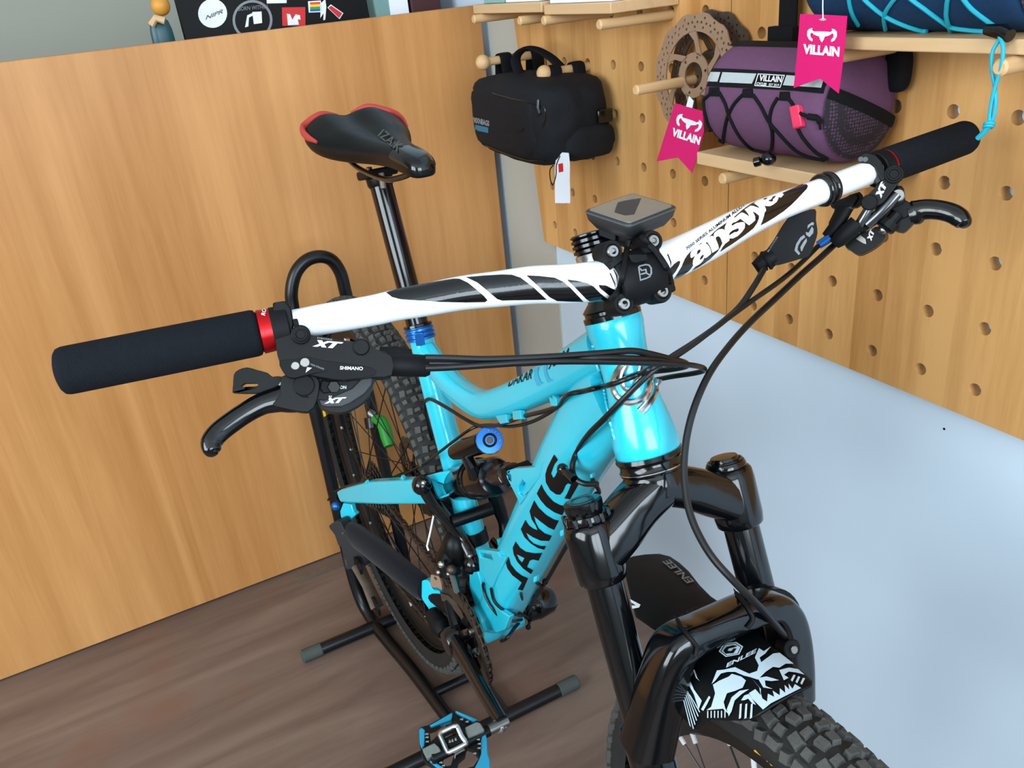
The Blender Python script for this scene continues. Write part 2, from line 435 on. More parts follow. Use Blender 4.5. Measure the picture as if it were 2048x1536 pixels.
def window_frame(name, axis, at, h):
    mb = MB(); o = 1-axis
    def bar(p0, p1, q0, q1):
        c = [0, 0, 0]; s = [0, 0, 0]; c[axis] = at; s[axis] = .06; c[o] = (p0+p1)/2; s[o] = p1-p0; c[2] = (q0+q1)/2; s[2] = q1-q0; mb.box(c, *s)
    a0, a1, z0, z1 = h; w = .05; m = (a0+a1)/2
    bar(a0, a0+w, z0, z1); bar(a1-w, a1, z0, z1); bar(m-w/2, m+w/2, z0, z1); bar(a0, a1, z0, z0+w); bar(a0, a1, z1-w, z1)
    return structure(mk(name, mb, MAT['paper']))
window_frame('window_1', 0, XF, (-1.75, .25, .9, 2.5)); window_frame('window_2', 1, YL, (-.2, 2.2, .95, 2.55))

# ---------------------------------------------------------------- wooden counter
BX = -.812                                   # front face of the panel
counter = root('counter', 'tall beech veneer counter front behind the bicycle saddle and rear wheel', 'counter', (BX-.3, -.6, 0))
ZT0, ZT1 = 1.168, 1.168
mk('front_panel', MB().box((BX-.009, (-1.7+.478)/2-.0, .006+1.160/2), .018, 2.178, 1.160), MAT['board'], counter, bevel=.0015)
mk('worktop', MB().box((BX-.018-.30, -.611, 1.075), .60, 2.17, .03), MAT['board'], counter, bevel=.002)
mk('end_panel', MB().box((BX-.018-.29, .468, .006+.53), .58, .018, 1.05), MAT['board'], counter, bevel=.001)
thing1('metal_strip', MB().prism([ax(590, 1157, 2, .004), ax(600, 1152, 2, .004), ax(688, 1118, 2, .004), ax(688, 1128, 2, .004), ax(597, 1164, 2, .004)], (0, 0, 1), .004),
       MAT['alu'], 'worn flat metal strip on the floor along the foot of the wooden counter', 'metal strip')
# ---------------------------------------------------------------- helpers for soft goods and wrapped cords
MAT['bagblue'] = plain('blue_patch', (22, 104, 134), .6, noise=.08)
def softbox(c, s, p=4.0, seg=40, rings=24, R=None, puff=0.0, freq=9.0, taper=None):
    from mathutils import noise
    mb = MB(); c = V(c); R = R or Matrix.Identity(3); vs, fs = [], []
    for i in range(rings+1):
        th = PI*i/rings
        for k in range(seg):
            an = 2*PI*k/seg
            d = V((max(math.sin(th), 1e-3)*math.cos(an), max(math.sin(th), 1e-3)*math.sin(an), math.cos(th)))
            r = (abs(d.x)**p+abs(d.y)**p+abs(d.z)**p)**(-1/p)
            q = d*r
            if puff: q = q*(1+puff*noise.noise(q*freq*.25+c*10))
            if taper: q = taper(q)
            vs.append(c+R @ V((q.x*s[0]/2, q.y*s[1]/2, q.z*s[2]/2)))
    for i in range(rings):
        for k in range(seg):
            k2 = (k+1) % seg; fs.append((i*seg+k, (i+1)*seg+k, (i+1)*seg+k2, i*seg+k2))
    return mb.add(vs, fs)
def surf(bvh, pts, off=0.0):
    out = []
    for a, b in pts:
        d = ray(a, b); h, n, i, di = bvh.ray_cast(CAM_POS, d)
        if h is None:
            h, n, i, di = bvh.find_nearest(CAM_POS+d*1.1)
            if out: h, n, i, di = bvh.find_nearest(CAM_POS+d*(out[-1]-CAM_POS).length)
        if n.dot(d) > 0: n = -n
        out.append(h+n*off)
    return out
def dens(pts, n=5): return [(p.x, p.y) for p in cat([V((a, b, 0)) for a, b in pts], n)]

# ---------------------------------------------------------------- pegboard panels with drilled holes
PY, PT = .480, .017
def pegpanel(xs, zs, x_lo, x_hi, z_lo, z_hi, r, slant=None):
    mb = MB(); seg = 14
    bx = [x_lo]+[(a+b)/2 for a, b in zip(xs[:-1], xs[1:])]+[x_hi]
    bz = [z_lo]+[(a+b)/2 for a, b in zip(zs[:-1], zs[1:])]+[z_hi]
    def left(z): return slant(z) if slant else x_lo
    for i, x in enumerate(xs):
        for j, z in enumerate(zs):
            a0 = (left(bz[j]), left(bz[j+1])) if i == 0 else (bx[i], bx[i]); a1 = bx[i+1]
            o = [V((a0[0], PY, bz[j])), V((a1, PY, bz[j])), V((a1, PY, bz[j+1])), V((a0[1], PY, bz[j+1]))]
            h = [V((x+r*math.cos(2*PI*k/seg), PY, z+r*math.sin(2*PI*k/seg))) for k in range(seg)]
            tri = tessellate_polygon([o, h]); al = o+h
            mb.add(al, [t for t in tri])
            mb.add(h+[p+V((0, PT, 0)) for p in h], [(k, (k+1) % seg, (k+1) % seg+seg, k+seg) for k in range(seg)])
    zl, zh = bz[0], bz[-1]
    P = [V((left(zl), PY, zl)), V((x_hi, PY, zl)), V((x_hi, PY, zh)), V((left(zh), PY, zh))]; Q = [p+V((0, PT, 0)) for p in P]
    mb.add(P+Q, [(k, (k+1) % 4, (k+1) % 4+4, k+4) for k in range(4)])
    return mb
zsL = [.748+.0795*j for j in range(9)]
thing1('pegboard_panel', pegpanel(sorted([-.108-.0775*k for k in range(7)]), zsL, -.66, -.0565, .702, 1.75, .0078, lambda z: -.624-(z-.716)*.118),
       MAT['peg'], 'left drilled pine pegboard panel, behind the black nylon bag', 'pegboard', (0, 0, 0), 'pegboard panels on the right wall')
zsR = [.7365+.0762*j for j in range(9)]
thing1('pegboard_panel', pegpanel([.0035+.0727*k for k in range(14)], zsR, -.0545, 1.05, .6985, 1.75, .0078),
       MAT['peg'], 'right drilled pine pegboard panel, behind the purple bag and the bare handlebar end', 'pegboard', (0, 0, 0), 'pegboard panels on the right wall')

# ---------------------------------------------------------------- dowels, hooks, shelves
def dowel_mb(x, z, y0, r=.0073, ball=0.0):
    mb = MB(); mb.lathe((x, PY+.012, z), (0, -1, 0), [(0, r), (PY+.012-y0-.002, r), (PY+.012-y0, r-.002)], 16)
    if ball: mb.ball((x, y0, z), ball, 20, 14)
    return mb
shelf_dowels = [(-.572, 1.151, .343, 'under the left small shelf, left of its pair'), (-.418, 1.147, .351, 'under the left small shelf, right of its pair'),
                (-.340, 1.147, .351, 'under the right small shelf, left of its pair'), (-.185, 1.141, .351, 'under the right small shelf, right of its pair'),
                (.4300, 1.1085, .343, 'poking out under the big upper shelf'), (.078, .9615, .35, 'holding the lower shelf under the purple bag'), (.232, 1.1085, .35, 'under the upper shelf behind the pink tag')]
for x, z, y0, w in shelf_dowels:
    thing1('wooden_dowel', dowel_mb(x, z, y0), MAT['dowel'], 'pale wooden dowel peg '+w, 'dowel', (x, PY, z), 'shelf dowels in the pegboard')
thing1('wooden_dowel', dowel_mb(-.110, 1.056, .357), MAT['dowel'], 'long bare wooden dowel peg running through the brake rotors', 'dowel', (-.11, PY, 1.056))
for x, z, y0, w in [(-.568, 1.078, .352, 'left'), (-.418, 1.0605, .392, 'right')]:
    thing1('ball_hook', dowel_mb(x, z, y0, .0075, .0135), MAT['dowel'], 'ball ended wooden hook at the '+w+' strap of the black bag', 'hook', (x, PY, z), 'ball hooks for the black bag')
def shelf(x0, x1, y0, z0, z1, label):
    return thing1('wall_shelf', MB().box(((x0+x1)/2, (y0+PY)/2, (z0+z1)/2), x1-x0, PY-y0-.0005, z1-z0), MAT['shelf'], label, 'shelf', ((x0+x1)/2, PY, z0), 'pine shelves on the pegboard', bevel=.0012)
shelf(-.602, -.357, .360, 1.1585, 1.1735, 'left small pine shelf on dowels above the black bag')
shelf(-.350, -.166, .360, 1.1545, 1.1695, 'right small pine shelf on dowels carrying plain white boxes')
shelf(.212, .70, .360, 1.1165, 1.129, 'big upper pine shelf under the navy bag with teal cords')
shelf(.018, .262, .360, .9705, .9865, 'lower pine shelf under the purple bag')

# ---------------------------------------------------------------- boxes on the small shelves
def carton(label, x0, x1, y0, y1, z0, h, mat, group='boxes on the small shelves'):
    r = root('carton', label, 'box', ((x0+x1)/2, (y0+y1)/2, z0), group)
    mk('box_body', MB().box(((x0+x1)/2, (y0+y1)/2, z0+h*.45), x1-x0, y1-y0, h*.9), mat, r, bevel=.001)
    mk('box_lid', MB().box(((x0+x1)/2, (y0+y1)/2, z0+h*.93), x1-x0+.001, y1-y0+.001, h*.14), mat, r, bevel=.001)
    return r
carton('small aqua carton on the left small shelf beside a pale one', -.58, -.503, .372, .46, 1.174, .075, MAT['aqua'])
cw = carton('white carton with red corner marks on the left small shelf', -.497, -.385, .372, .46, 1.174, .09, MAT['paper'])
carton('flat white box standing on the right small shelf, left one', -.343, -.262, .368, .465, 1.170, .11, MAT['paper'])
carton('large white box standing on the right small shelf, right one', -.2605, -.172, .366, .472, 1.170, .12, MAT['paper'])
mk('red_mark', MB().prism([(-.452, .3714, 1.262), (-.437, .3714, 1.262), (-.452, .3714, 1.179)], (0, -1, 0), .0004).prism([(-.410, .3714, 1.262), (-.396, .3714, 1.262), (-.410, .3714, 1.179)], (0, -1, 0), .0004), MAT['redcard'], cw, flat=True)

# ---------------------------------------------------------------- black trunk bag on the ball hooks
bag = root('trunk_bag', 'black nylon trunk bag hanging by straps from two ball hooks', 'bag', (-.47, .40, .92))
def bagtaper(q):
    # the lower front edge is cut away, the body leans a little, the far half is taller
    f = (1-q.y)/2
    z = q.z*(1-.05*f)-.04*f*(q.x)
    return V((q.x*(1-.04*max(0, -q.z)), q.y, z))
bm_ = softbox((-.466, .402, .986), (.284, .148, .146), 5.0, 48, 32, puff=.05, freq=10, taper=bagtaper)
mk('bag_body', bm_, MAT['bagblack'], bag, sharp=80)
bbvh = bm_.bvh()
pk = softbox((-.475, .340, .985), (.235, .03, .108), 5.0, 32, 20, puff=.04)
mk('front_pocket', pk, MAT['bagblack'], bag, sharp=80)
mk('side_pocket', softbox((-.345, .420, .952), (.050, .105, .060), 3.5, 28, 16, puff=.08), MAT['bagblack'], bag, sharp=80)
pkb = MB().add(pk.v, pk.f).add(bm_.v, bm_.f).bvh()
for path in ([(985, 186), (1020, 196), (1060, 205), (1087, 214), (1090, 235), (1085, 255)], [(940, 277), (1000, 302), (1050, 318), (1090, 322)]):
    mk('zipper', MB().tube(surf(pkb, dens(path), .0008), .0013, 6), MAT['gloss'], bag)
zp = surf(pkb, [(1079, 200)], .003)[0]
mk('zipper_pull', MB().tube([zp, zp+V((.002, -.003, -.012)), zp+V((.001, 0, -.02))], .0022, 8), MAT['grey'], bag)
for (x, z, ys) in ((-.568, 1.078, (.395, .46)), (-.418, 1.0605, (.408, .455))):
    for yy in ys:
        mb = MB(); q = []
        for k in range(15):
            a = PI*(k/14)*1.0
            q.append(V((x+.0115*math.cos(a), yy, z+.0105*math.sin(a))))
        q = [V((x+.019, yy, 1.03)), V((x+.0125, yy, z-.012))]+q+[V((x-.0125, yy, z-.012)), V((x-.019, yy, 1.03))]
        mb.tube(q, .0014, 10, up=(0, 1, 0), rb=.0014)
        # flat webbing: widen along y
        for v in mb.v: v.y = yy+(v.y-yy)*9
        mk('hook_strap', mb, MAT['web'], bag)
mbh = MB(); mbh.tube(cat([V((-.50, .40, 1.05)), V((-.512, .40, 1.082)), V((-.49, .405, 1.098)), V((-.45, .41, 1.085)), V((-.42, .415, 1.058))], 6), .0035, 10, up=(0, 1, 0))
for v in mbh.v: v.y = .405+(v.y-.405)*3
mk('carry_handle', mbh, MAT['web'], bag)
mk('side_buckle', MB().box((-.327, .448, .99), .012, .03, .022), MAT['gloss'], bag, bevel=.002)
decal('lettering', text_tris('WMXNBAGS', (941, 243), (38, 9), (0, -10), bold=.05), pkb, MAT['print_grey'], bag, .0006)
decal('blue_patch', tri_polys([[(951, 249), (977, 255), (977, 266), (950, 260)]]), pkb, MAT['bagblue'], bag, .0006)
bt = root('price_tag', 'long white swing tag with red square hanging below the black bag', 'tag', dp(1125, 318, 1.34))
tp = on(1125, 360, (-.325, .362, .9), (0, 1, 0))
tg = [on(a, b, tp, (.25, -1, 0)) for a, b in smooth_poly([(1112, 316), (1137, 306), (1139, 360), (1140, 402), (1136, 406), (1114, 406), (1110, 402), (1110, 360)], 2)]
tagm = MB().prism(tg, (.25, -1, 0), .0008); mk('tag_card', tagm, MAT['paper'], bt)
decal('red_square', tri_polys([[(1117, 328), (1126, 326), (1127, 343), (1118, 345)]]), tagm.bvh(), MAT['redcard'], bt, .0004)
mk('tag_cord', MB().tube(cat([dp(1107, 330, 1.36), dp(1100, 340, 1.36), dp(1101, 360, 1.36), dp(1106, 370, 1.355), dp(1112, 350, 1.35), dp(1113, 330, 1.34), dp(1120, 312, 1.34)], 6), .0009, 6), MAT['web'], bt)

# ---------------------------------------------------------------- brake rotors on the long dowel
def rotor_mb(c, R, n, t=.002, ph=0.0):
    n = V(n).normalized(); a = V((1, 0, 0)); a = (a-n*a.dot(n)).normalized(); b = n.cross(a); c = V(c)
    P = lambda r, an: c+a*(r*math.cos(an))+b*(r*math.sin(an))
    mb = MB(); N = 24
    Ri = R*.70
    for s in range(N):
        a0, a1 = 2*PI*s/N+ph, 2*PI*(s+1)/N+ph; am = (a0+a1)/2
        w = .965 if s % 2 else 1.0
        w2 = 1.0 if s % 2 else .965
        out = [P(Ri, a0), P(R*.98, a0), P(R*(w), a0+(a1-a0)*.25), P(R*w, am), P(R*w, a0+(a1-a0)*.75), P(R*.98, a1), P(Ri, a1), P(Ri, am)]
        holes = []
        for rr, off in ((.92, .5), (.845, .22), (.845, .78), (.77, .5)):
            hc = P(R*rr, a0+(a1-a0)*off); hr = R*.024
            holes.append([hc+a*(hr*math.cos(k*PI/3))+b*(hr*math.sin(k*PI/3)) for k in range(6)])
        mb.prism(out, n, t, holes)
    for s in range(6):                       # swept arms
        an = s*PI/3+ph
        q = [P(R*.34, an-.20), P(R*.34, an+.20), P(R*.55, an+.40), P(R*.715, an+.62), P(R*.715, an+.36), P(R*.52, an+.18)]
        mb.prism(q, n, t)
    inner = [P(R*.37, 2*PI*k/24) for k in range(24)]; hole = [P(R*.215, 2*PI*k/24) for k in range(24)]
    bolt = [[P(R*.295+0, an)+a*(R*.03*math.cos(k*PI/3))+b*(R*.03*math.sin(k*PI/3)) for k in range(6)] for an in [i*PI/3+.3 for i in range(6)]]
    mb.prism(inner, n, t, [hole]+bolt)
    return mb
for c, R, ph, lab in (((-.086, .440, 1.066), .0815, .2, 'front tan toned disc brake rotor hanging on the long dowel'), ((-.078, .463, 1.068), .081, .55, 'rear dark disc brake rotor hanging on the dowel behind another rotor')):
    thing1('brake_rotor', rotor_mb(c, R, (.06, -1, .10), .0022, ph), MAT['rust'] if ph < .4 else MAT['dirty'], lab, 'brake rotor', c, 'brake rotors on the pegboard', flat=True)

# ---------------------------------------------------------------- purple handlebar bag
pb = root('handlebar_bag', 'purple canvas roll bag with silver band lying on the lower shelf', 'bag', (.135, .416, .987))
PC = V((.135, .4165, 1.0515)); PR = .0635
def roll(x0, x1, c, R, endr=.010, seg=48, dx=0.0):
    secs = []
    xs = [(x0, .80), (x0+endr*.3, .92), (x0+endr, .985), (x0+endr*2, 1.0), ((x0+x1)/2, 1.008), (x1-endr*2, 1.0), (x1-endr, .985), (x1-endr*.3, .94), (x1, .86)]
    for x, k in xs:
        secs.append([V((x+dx*math.sin(2*PI*j/seg), c.y-R*k*math.cos(2*PI*j/seg), c.z+R*k*math.sin(2*PI*j/seg))) for j in range(seg)])
    return MB().loft(secs)
pbody = roll(.032, .224, PC, PR)
mk('bag_body', pbody, MAT['purple'], pb, sharp=60); pbv = pbody.bvh()
decal('black_band', tri_polys([[(1407, 136), (1460, 138), (1520, 141), (1590, 146), (1655, 150), (1650, 188), (1590, 182), (1500, 177), (1440, 174), (1390, 172), (1398, 155)]]), pbv, MAT['web'], pb, .0007)
for l in ([(1403, 144), (1442, 145), (1436, 164), (1396, 162)], [(1446, 145), (1514, 148), (1505, 168), (1440, 165)], [(1574, 151), (1648, 157), (1643, 176), (1567, 171)]):
    decal('silver_band', tri_polys([l]), pbv, MAT['silverband'], pb, .0011)
decal('bag_patch', tri_polys([([(1517, 148), (1571, 151), (1562, 176), (1510, 172)], [[(1518.5, 149.5), (1511.8, 170.8), (1561, 174.5), (1569, 152.5)]])]), pbv, MAT['print_white'], pb, .0012, 4)
decal('lettering', text_tris('VILLAIN', (1519, 162), (45, 3), (2, -11), bold=.03)+text_tris('CYCLES', (1514, 170.5), (20, 1.4), (1, -5), bold=.03)+text_tris('EST 2019', (1539, 172), (20, 1.4), (1, -4.5), bold=.01), pbv, MAT['print_white'], pb, .0013, 4)
def meshmat():
    m, N, L, B = newmat('purple_mesh')
    tc = N.new('ShaderNodeTexCoord'); vo = N.new('ShaderNodeTexVoronoi'); vo.inputs['Scale'].default_value = 260; vo.inputs['Randomness'].default_value = .25
    L.new(tc.outputs['Object'], vo.inputs['Vector'])
    cr = N.new('ShaderNodeValToRGB'); cr.color_ramp.elements[0].position = .25; cr.color_ramp.elements[1].position = .45
    cr.color_ramp.elements[0].color = srgb(78, 56, 80); cr.color_ramp.elements[1].color = srgb(28, 20, 32)
    L.new(vo.outputs['Distance'], cr.inputs['Fac']); L.new(cr.outputs['Color'], B.inputs['Base Color']); B.inputs['Roughness'].default_value = .85
    return m
MAT['mesh'] = meshmat()
# end cap, slightly domed, its lower front half covered with net
secs = []
for k, x in ((.93, .2215), (.86, .2265), (.6, .231), (.3, .2325), (.02, .233)):
    secs.append([V((x, PC.y-PR*k*math.cos(2*PI*j/40), PC.z+PR*k*math.sin(2*PI*j/40))) for j in range(40)])
cap_ = MB().loft(secs); mk('end_panel', cap_, MAT['purple'], pb, sharp=60)
def caparc(a0, a1, n=20): return [V((.2342, PC.y-PR*.90*math.cos(a0+(a1-a0)*k/n), PC.z+PR*.90*math.sin(a0+(a1-a0)*k/n))) for k in range(n+1)]
arc = caparc(.40, -PI+.45)
def dome(p):
    r = math.hypot(p.y-PC.y, p.z-PC.z)/PR
    return V((.2215+.0135*(1-r*r)**.5 if r < 1 else .2215, p.y, p.z))
nm = MB(); ring_ = []
for k in range(0, 9):
    f = k/8; row = []
    for p in arc:
        mid = (arc[0]+arc[-1])/2
        q = mid.lerp(p, f); row.append(dome(q)+V((.0012, 0, 0)))
    ring_.append(row)
nm.loft(ring_, cap=False, closed=False); mk('mesh_pocket', nm, MAT['mesh'], pb, sharp=60)
eb = [dome(arc[0].lerp(arc[-1], t/14))+V((.0022, 0, 0)) for t in range(15)]
mb = MB(); mb.tube(eb, .0065, 10, up=(0, .35, 1), rb=.0012); mk('pocket_edging', mb, MAT['web'], pb)
lid = MB().loft([[V((.034+dx, PC.y-PR*1.012*math.cos(a), PC.z+PR*1.012*math.sin(a))) for a in [1.25+.12*j for j in range(10)]] for dx in (0, .1, .2)], cap=False, closed=False)
mk('top_binding', lid, MAT['web'], pb)
# black elastic cord crossing the front
for path in ([(1428, 183), (1410, 200), (1403, 225), (1406, 262), (1418, 288), (1432, 293), (1444, 291), (1448, 270), (1456, 235), (1470, 208), (1487, 190)],
             [(1440, 185), (1452, 207), (1460, 232), (1478, 268), (1500, 293), (1520, 300), (1538, 302), (1545, 288), (1546, 262), (1541, 240), (1546, 215), (1557, 196)],
             [(1508, 190), (1524, 213), (1538, 240), (1556, 262), (1590, 297), (1620, 312), (1650, 318)],
             [(1578, 196), (1590, 215), (1592, 240), (1606, 272), (1630, 300), (1655, 316)]):
    mk('elastic_cord', MB().tube(cat(surf(pbv, dens(path, 3), .0016), 2), .0020, 8), MAT['web'], pb)
for a, b in ((1429, 182), (1496, 185), (1570, 191)):
    loop = surf(pbv, [(a-8, b-7), (a+10, b-7), (a+12, b+11), (a-10, b+10)], .0026)
    mk('cord_loop', MB().prism(loop, (loop[1]-loop[0]).cross(loop[3]-loop[0])*-1, .003), MAT['web'], pb, bevel=.0006)
tgp = surf(pbv, [(1588, 212), (1606, 209), (1612, 247), (1596, 253)], .008)
mk('cord_toggle', MB().prism(tgp, (0, -1, .2), .008), MAT['pinktoggle'], pb, bevel=.0015)
mk('toggle_cord', MB().tube(cat(surf(pbv, [(1602, 223), (1614, 228), (1626, 232), (1634, 236), (1638, 256)], .005), 5), [.0020]*3+[.0020]*5+[.0036]*6+[.003]*4+[.0013]*3, 8), MAT['web'], pb)
kn = yp(1537, 318, .343)
mk('cord_lock', MB().ball(kn, .0085, 14, 10, (1.1, 1, .9)).cyl(V(kn)+V((-.006, -.006, -.002)), V(kn)+V((-.012, -.011, -.004)), .0055, 12, .001), MAT['gloss'], pb)
sx = yp(1575, 60, .462)
mk('bar_strap', MB().box((sx.x, .462, 1.165), .029, .0035, .13).box((sx.x-.004, .459, 1.118), .042, .012, .020), MAT['web'], pb, bevel=.001)
mk('strap_tail', softbox((.234, .462, 1.085), (.03, .02, .05), 3), MAT['web'], pb)
def horns(cx, cy, sx, sy, rot=0.0):
    h = [(0, 37), (11, 20), (15, 5), (28, 2), (43, -4), (54, -14), (62, -8), (61, 8), (48, 22), (51, 33), (68, 24), (80, 2), (79, -22), (68, -34), (51, -39), (54, -28), (43, -20), (22, -22), (0, -22)]
    pts = h+[(-a, b) for a, b in reversed(h[1:-1])]
    c, s = math.cos(rot), math.sin(rot)
    return [(cx+(a*sx*c-b*sy*s), cy+(a*sx*s+b*sy*c)) for a, b in pts]
# magenta swing tags
t1 = root('swing_tag', 'magenta swing tag with white horns hanging in front of the upper shelf edge', 'tag', yp(1645, 33, .335), 'magenta swing tags')
c1 = MB().prism([yp(a, b, .335) for a, b in [(1600, 28), (1647, 29.5), (1694, 32), (1690, 82), (1684, 135), (1677, 187), (1640, 157), (1587, 176), (1593, 120), (1597, 70)]], (0, -1, 0), .0006)
mk('tag_card', c1, MAT['pink'], t1); v1 = c1.bvh()
decal('horn_logo', tri_polys([horns(1644.5, 71, .375, .375, .03)]), v1, MAT['print_white'], t1, .0004)
decal('lettering', text_tris('VILLAIN', (1606, 106), (73, 6), (1.2, -17), bold=.055), v1, MAT['print_white'], t1, .0004)
decal('eyelet', tri_polys([[(1638, 39), (1643, 37), (1647, 34.5), (1650, 37), (1654, 39), (1648, 41.5), (1642, 41)]]), v1, MAT['silverband'], t1, .0004)
mk('tag_string', MB().tube([yp(1646, 38, .334), yp(1645.5, 15, .336), yp(1646, -30, .337)], .0006, 6), MAT['paper'], t1)
t2 = root('swing_tag', 'magenta swing tag with white horns hanging tilted left of the purple bag', 'tag', yp(1375, 210, .41), 'magenta swing tags')
n2 = V((-.1, -1, .15)); q2 = yp(1370, 260, .405)
c2 = MB().prism([on(a, b, q2, n2) for a, b in [(1350, 206), (1372, 213), (1405, 222), (1408, 262), (1396, 305), (1384, 346), (1356, 315), (1313, 323), (1331, 265)]], n2, .0006)
mk('tag_card', c2, MAT['pink'], t2); v2 = c2.bvh()
decal('horn_logo', tri_polys([horns(1378, 247, .33, .36, .33)]), v2, MAT['print_white'], t2, .0004)
decal('lettering', text_tris('VILLAIN', (1343, 270), (56, 19), (3.5, -14), bold=.055), v2, MAT['print_white'], t2, .0004)
mk('tag_loop', MB().prism([on(a, b, q2+V((0, -.001, 0)), n2) for a, b in [(1378, 192), (1387, 202), (1384, 216), (1372, 213)]], n2, .0008), MAT['paper'], t2)

# ---------------------------------------------------------------- navy bag on the upper shelf
nb = root('handlebar_bag', 'navy canvas roll bag laced with teal cord on the upper shelf', 'bag', (.34, .418, 1.129))
NC = V((.34, .4145, 1.129+.0645)); nbody = roll(.188, .425, NC, .0640)
mk('bag_body', nbody, MAT['navy'], nb, sharp=60); nv = nbody.bvh()
for path in ([(1712, -95), (1703, -60), (1700, -12), (1702, 10), (1708, 30), (1718, 48)], [(1712, -95), (1712, -45), (1724, -12), (1745, 10), (1775, 32), (1810, 48), (1842, 58), (1855, 59)], [(1850, -100), (1822, -50), (1800, -14), (1782, 8), (1770, 30), (1772, 56)],
             [(1770, -95), (1790, -50), (1815, -12), (1850, 15), (1885, 40), (1905, 52), (1940, 57), (1970, 59), (2020, 62)], [(1960, -95), (1920, -50), (1900, -10), (1895, 15), (1895, 35), (1902, 59)], [(1890, -95), (1905, -45), (1925, -10), (1945, 15), (1975, 38), (1992, 50)]):
    mk('elastic_cord', MB().tube(cat(surf(nv, dens(path, 3), .0016), 2), .0021, 8), MAT['teal'], nb)
mk('end_mesh', MB().loft([[V((.4255+.002*k, NC.y-.060*(1-.3*k)*math.cos(2*PI*j/32), NC.z+.060*(1-.3*k)*math.sin(2*PI*j/32))) for j in range(32)] for k in range(3)]), MAT['mesh'], nb)
lk = yp(2006, 64, .352)
mk('cord_lock', MB().tube([yp(1975, 60, .356), lk, yp(2020, 72, .350)], [.005, .0068, .0055], 12), MAT['gloss'], nb)
cy = lambda l: [yp(a, b, c) for a, b, c in l]
L1 = cat(cy([(1994, 62, .350), (2000, 75, .347), (2006, 95, .345), (2004, 125, .344), (1996, 155, .345), (1986, 190, .345), (1980, 225, .345), (1979, 245, .345)]), 5)
L2 = cat(cy([(2005, 64, .350), (1998, 80, .348), (1985, 105, .346), (1984, 140, .346), (1990, 175, .347), (1992, 205, .346), (1987, 235, .346), (1981, 246, .346)]), 5)
mk('drawcord', MB().tube(L1, .0017, 8).tube(L2, .0017, 8), MAT['teal'], nb)
K = lambda a, b: yp(a, b, .345)
mk('cord_knot', MB().ring(K(1979, 248), UP+RT*.15, .0034, .0017, 16, 8).ring(K(1977, 253), UP+RT*.1, .0032, .0017, 16, 8).tube([K(1978, 250), K(1968, 265), K(1955, 277)], [.003, .0026, .0023], 8), MAT['teal'], nb)

# ---------------------------------------------------------------- things behind the counter
LX = -1.02; LZ = 1.105
lap = root('laptop', 'black stickered laptop open behind the top edge of the counter', 'laptop', (LX-.1, .09, 1.0905))
mk('keyboard_base', MB().box((LX-.125, .09, 1.098), .24, .375, .014), MAT['laptop'], lap, bevel=.002)
ln = V((1, 0, .12)).normalized(); lp = V((LX, .09, LZ))
lc = [on(a, b, lp, ln) for a, b in [(333, -60), (715, -95), (714, 52), (345, 90)]]
bl = [V((LX, lc[3].y, LZ)), V((LX, lc[2].y, LZ))]
lidm = MB().prism([lc[0], lc[1], V((LX, lc[1].y, LZ)), V((LX, lc[0].y, LZ))], ln, .006)
mk('screen_lid', lidm, MAT['laptop'], lap, bevel=.002); lv = lidm.bvh()
def disc(cx, cy, rx, ry, n=28): return [(cx+rx*math.cos(2*PI*k/n), cy+ry*math.sin(2*PI*k/n)) for k in range(n)]
def Z4(a, b): return (290+a/4.551, b/4.551)
def zp4(l): return [Z4(a, b) for a, b in l]
D = lambda nm, tris, mt, off=.0005: decal(nm, tris, lv, MAT[mt], lap, off, 8)
D('round_sticker', tri_polys([disc(*Z4(615, 122), 29, 29)]), 'paper')
D('sticker_lettering', text_tris('NIPR', Z4(550, 182), (35, -14), (3, -9), bold=.02), 'grey', .0009)
D('ring_sticker', tri_polys([(disc(*Z4(978, 182), 40, 40), [disc(*Z4(978, 182), 35, 35)])]), 'print_grey')
D('ring_sticker_cup', tri_polys([zp4([(975, 110), (1060, 105), (1065, 210), (990, 220)]), zp4([(930, 140), (975, 120), (985, 140), (945, 160), (940, 240), (910, 250)])]), 'paper', .0009)
D('ring_lettering', text_tris('BORN WITHIN', Z4(850, 100), (58, -5), (0, -8)), 'print_grey', .0009)
D('red_sticker', tri_polys([zp4([(1245, 68), (1458, 64), (1460, 235), (1250, 235)])]), 'redcard')
D('red_sticker_figure', tri_polys([zp4([(1290, 125), (1320, 130), (1340, 180), (1370, 130), (1410, 140), (1415, 180), (1390, 175), (1400, 225), (1300, 230)])]), 'paper', .0009)
D('small_white_sticker', tri_polys([zp4([(1105, -40), (1290, -40), (1288, 28), (1108, 32)])]), 'paper')
D('flag_sticker', tri_polys([zp4([(1482, 12), (1600, 4), (1610, 110), (1490, 115)])]), 'paper')
for k, c in enumerate(((228, 60, 50), (240, 200, 40), (40, 150, 70), (40, 80, 170))):
    MAT['fl%d' % k] = plain('flag_stripe', c, .5, noise=.02)
    y0 = 22+k*21; D('flag_stripe', tri_polys([zp4([(1500, y0), (1592, y0-5), (1594, y0+16), (1502, y0+21)])]), 'fl%d' % k, .0009)
D('pole_sticker', tri_polys([zp4([(1600, 30), (1640, -10), (1650, 60), (1640, 180), (1622, 185), (1625, 120), (1595, 165)]), zp4([(1660, 70), (1690, 40), (1805, 120), (1770, 175)])]), 'paper')
D('red_flag_sticker', tri_polys([zp4([(1668, 72), (1692, 52), (1795, 122), (1765, 165)])]), 'redcard', .0009)
fig = root('toy_figure', 'small blue toy with an orange top beside the laptop', 'toy', (-1.0, -.13, 1.0905))
fc = ax(322, 60, 0, -1.0); 
mk('toy_body', softbox((fc.x, fc.y, (1.0905+1.205)/2), (.035, .042, .1145), 4, 20, 12), MAT['darkteal'], fig)
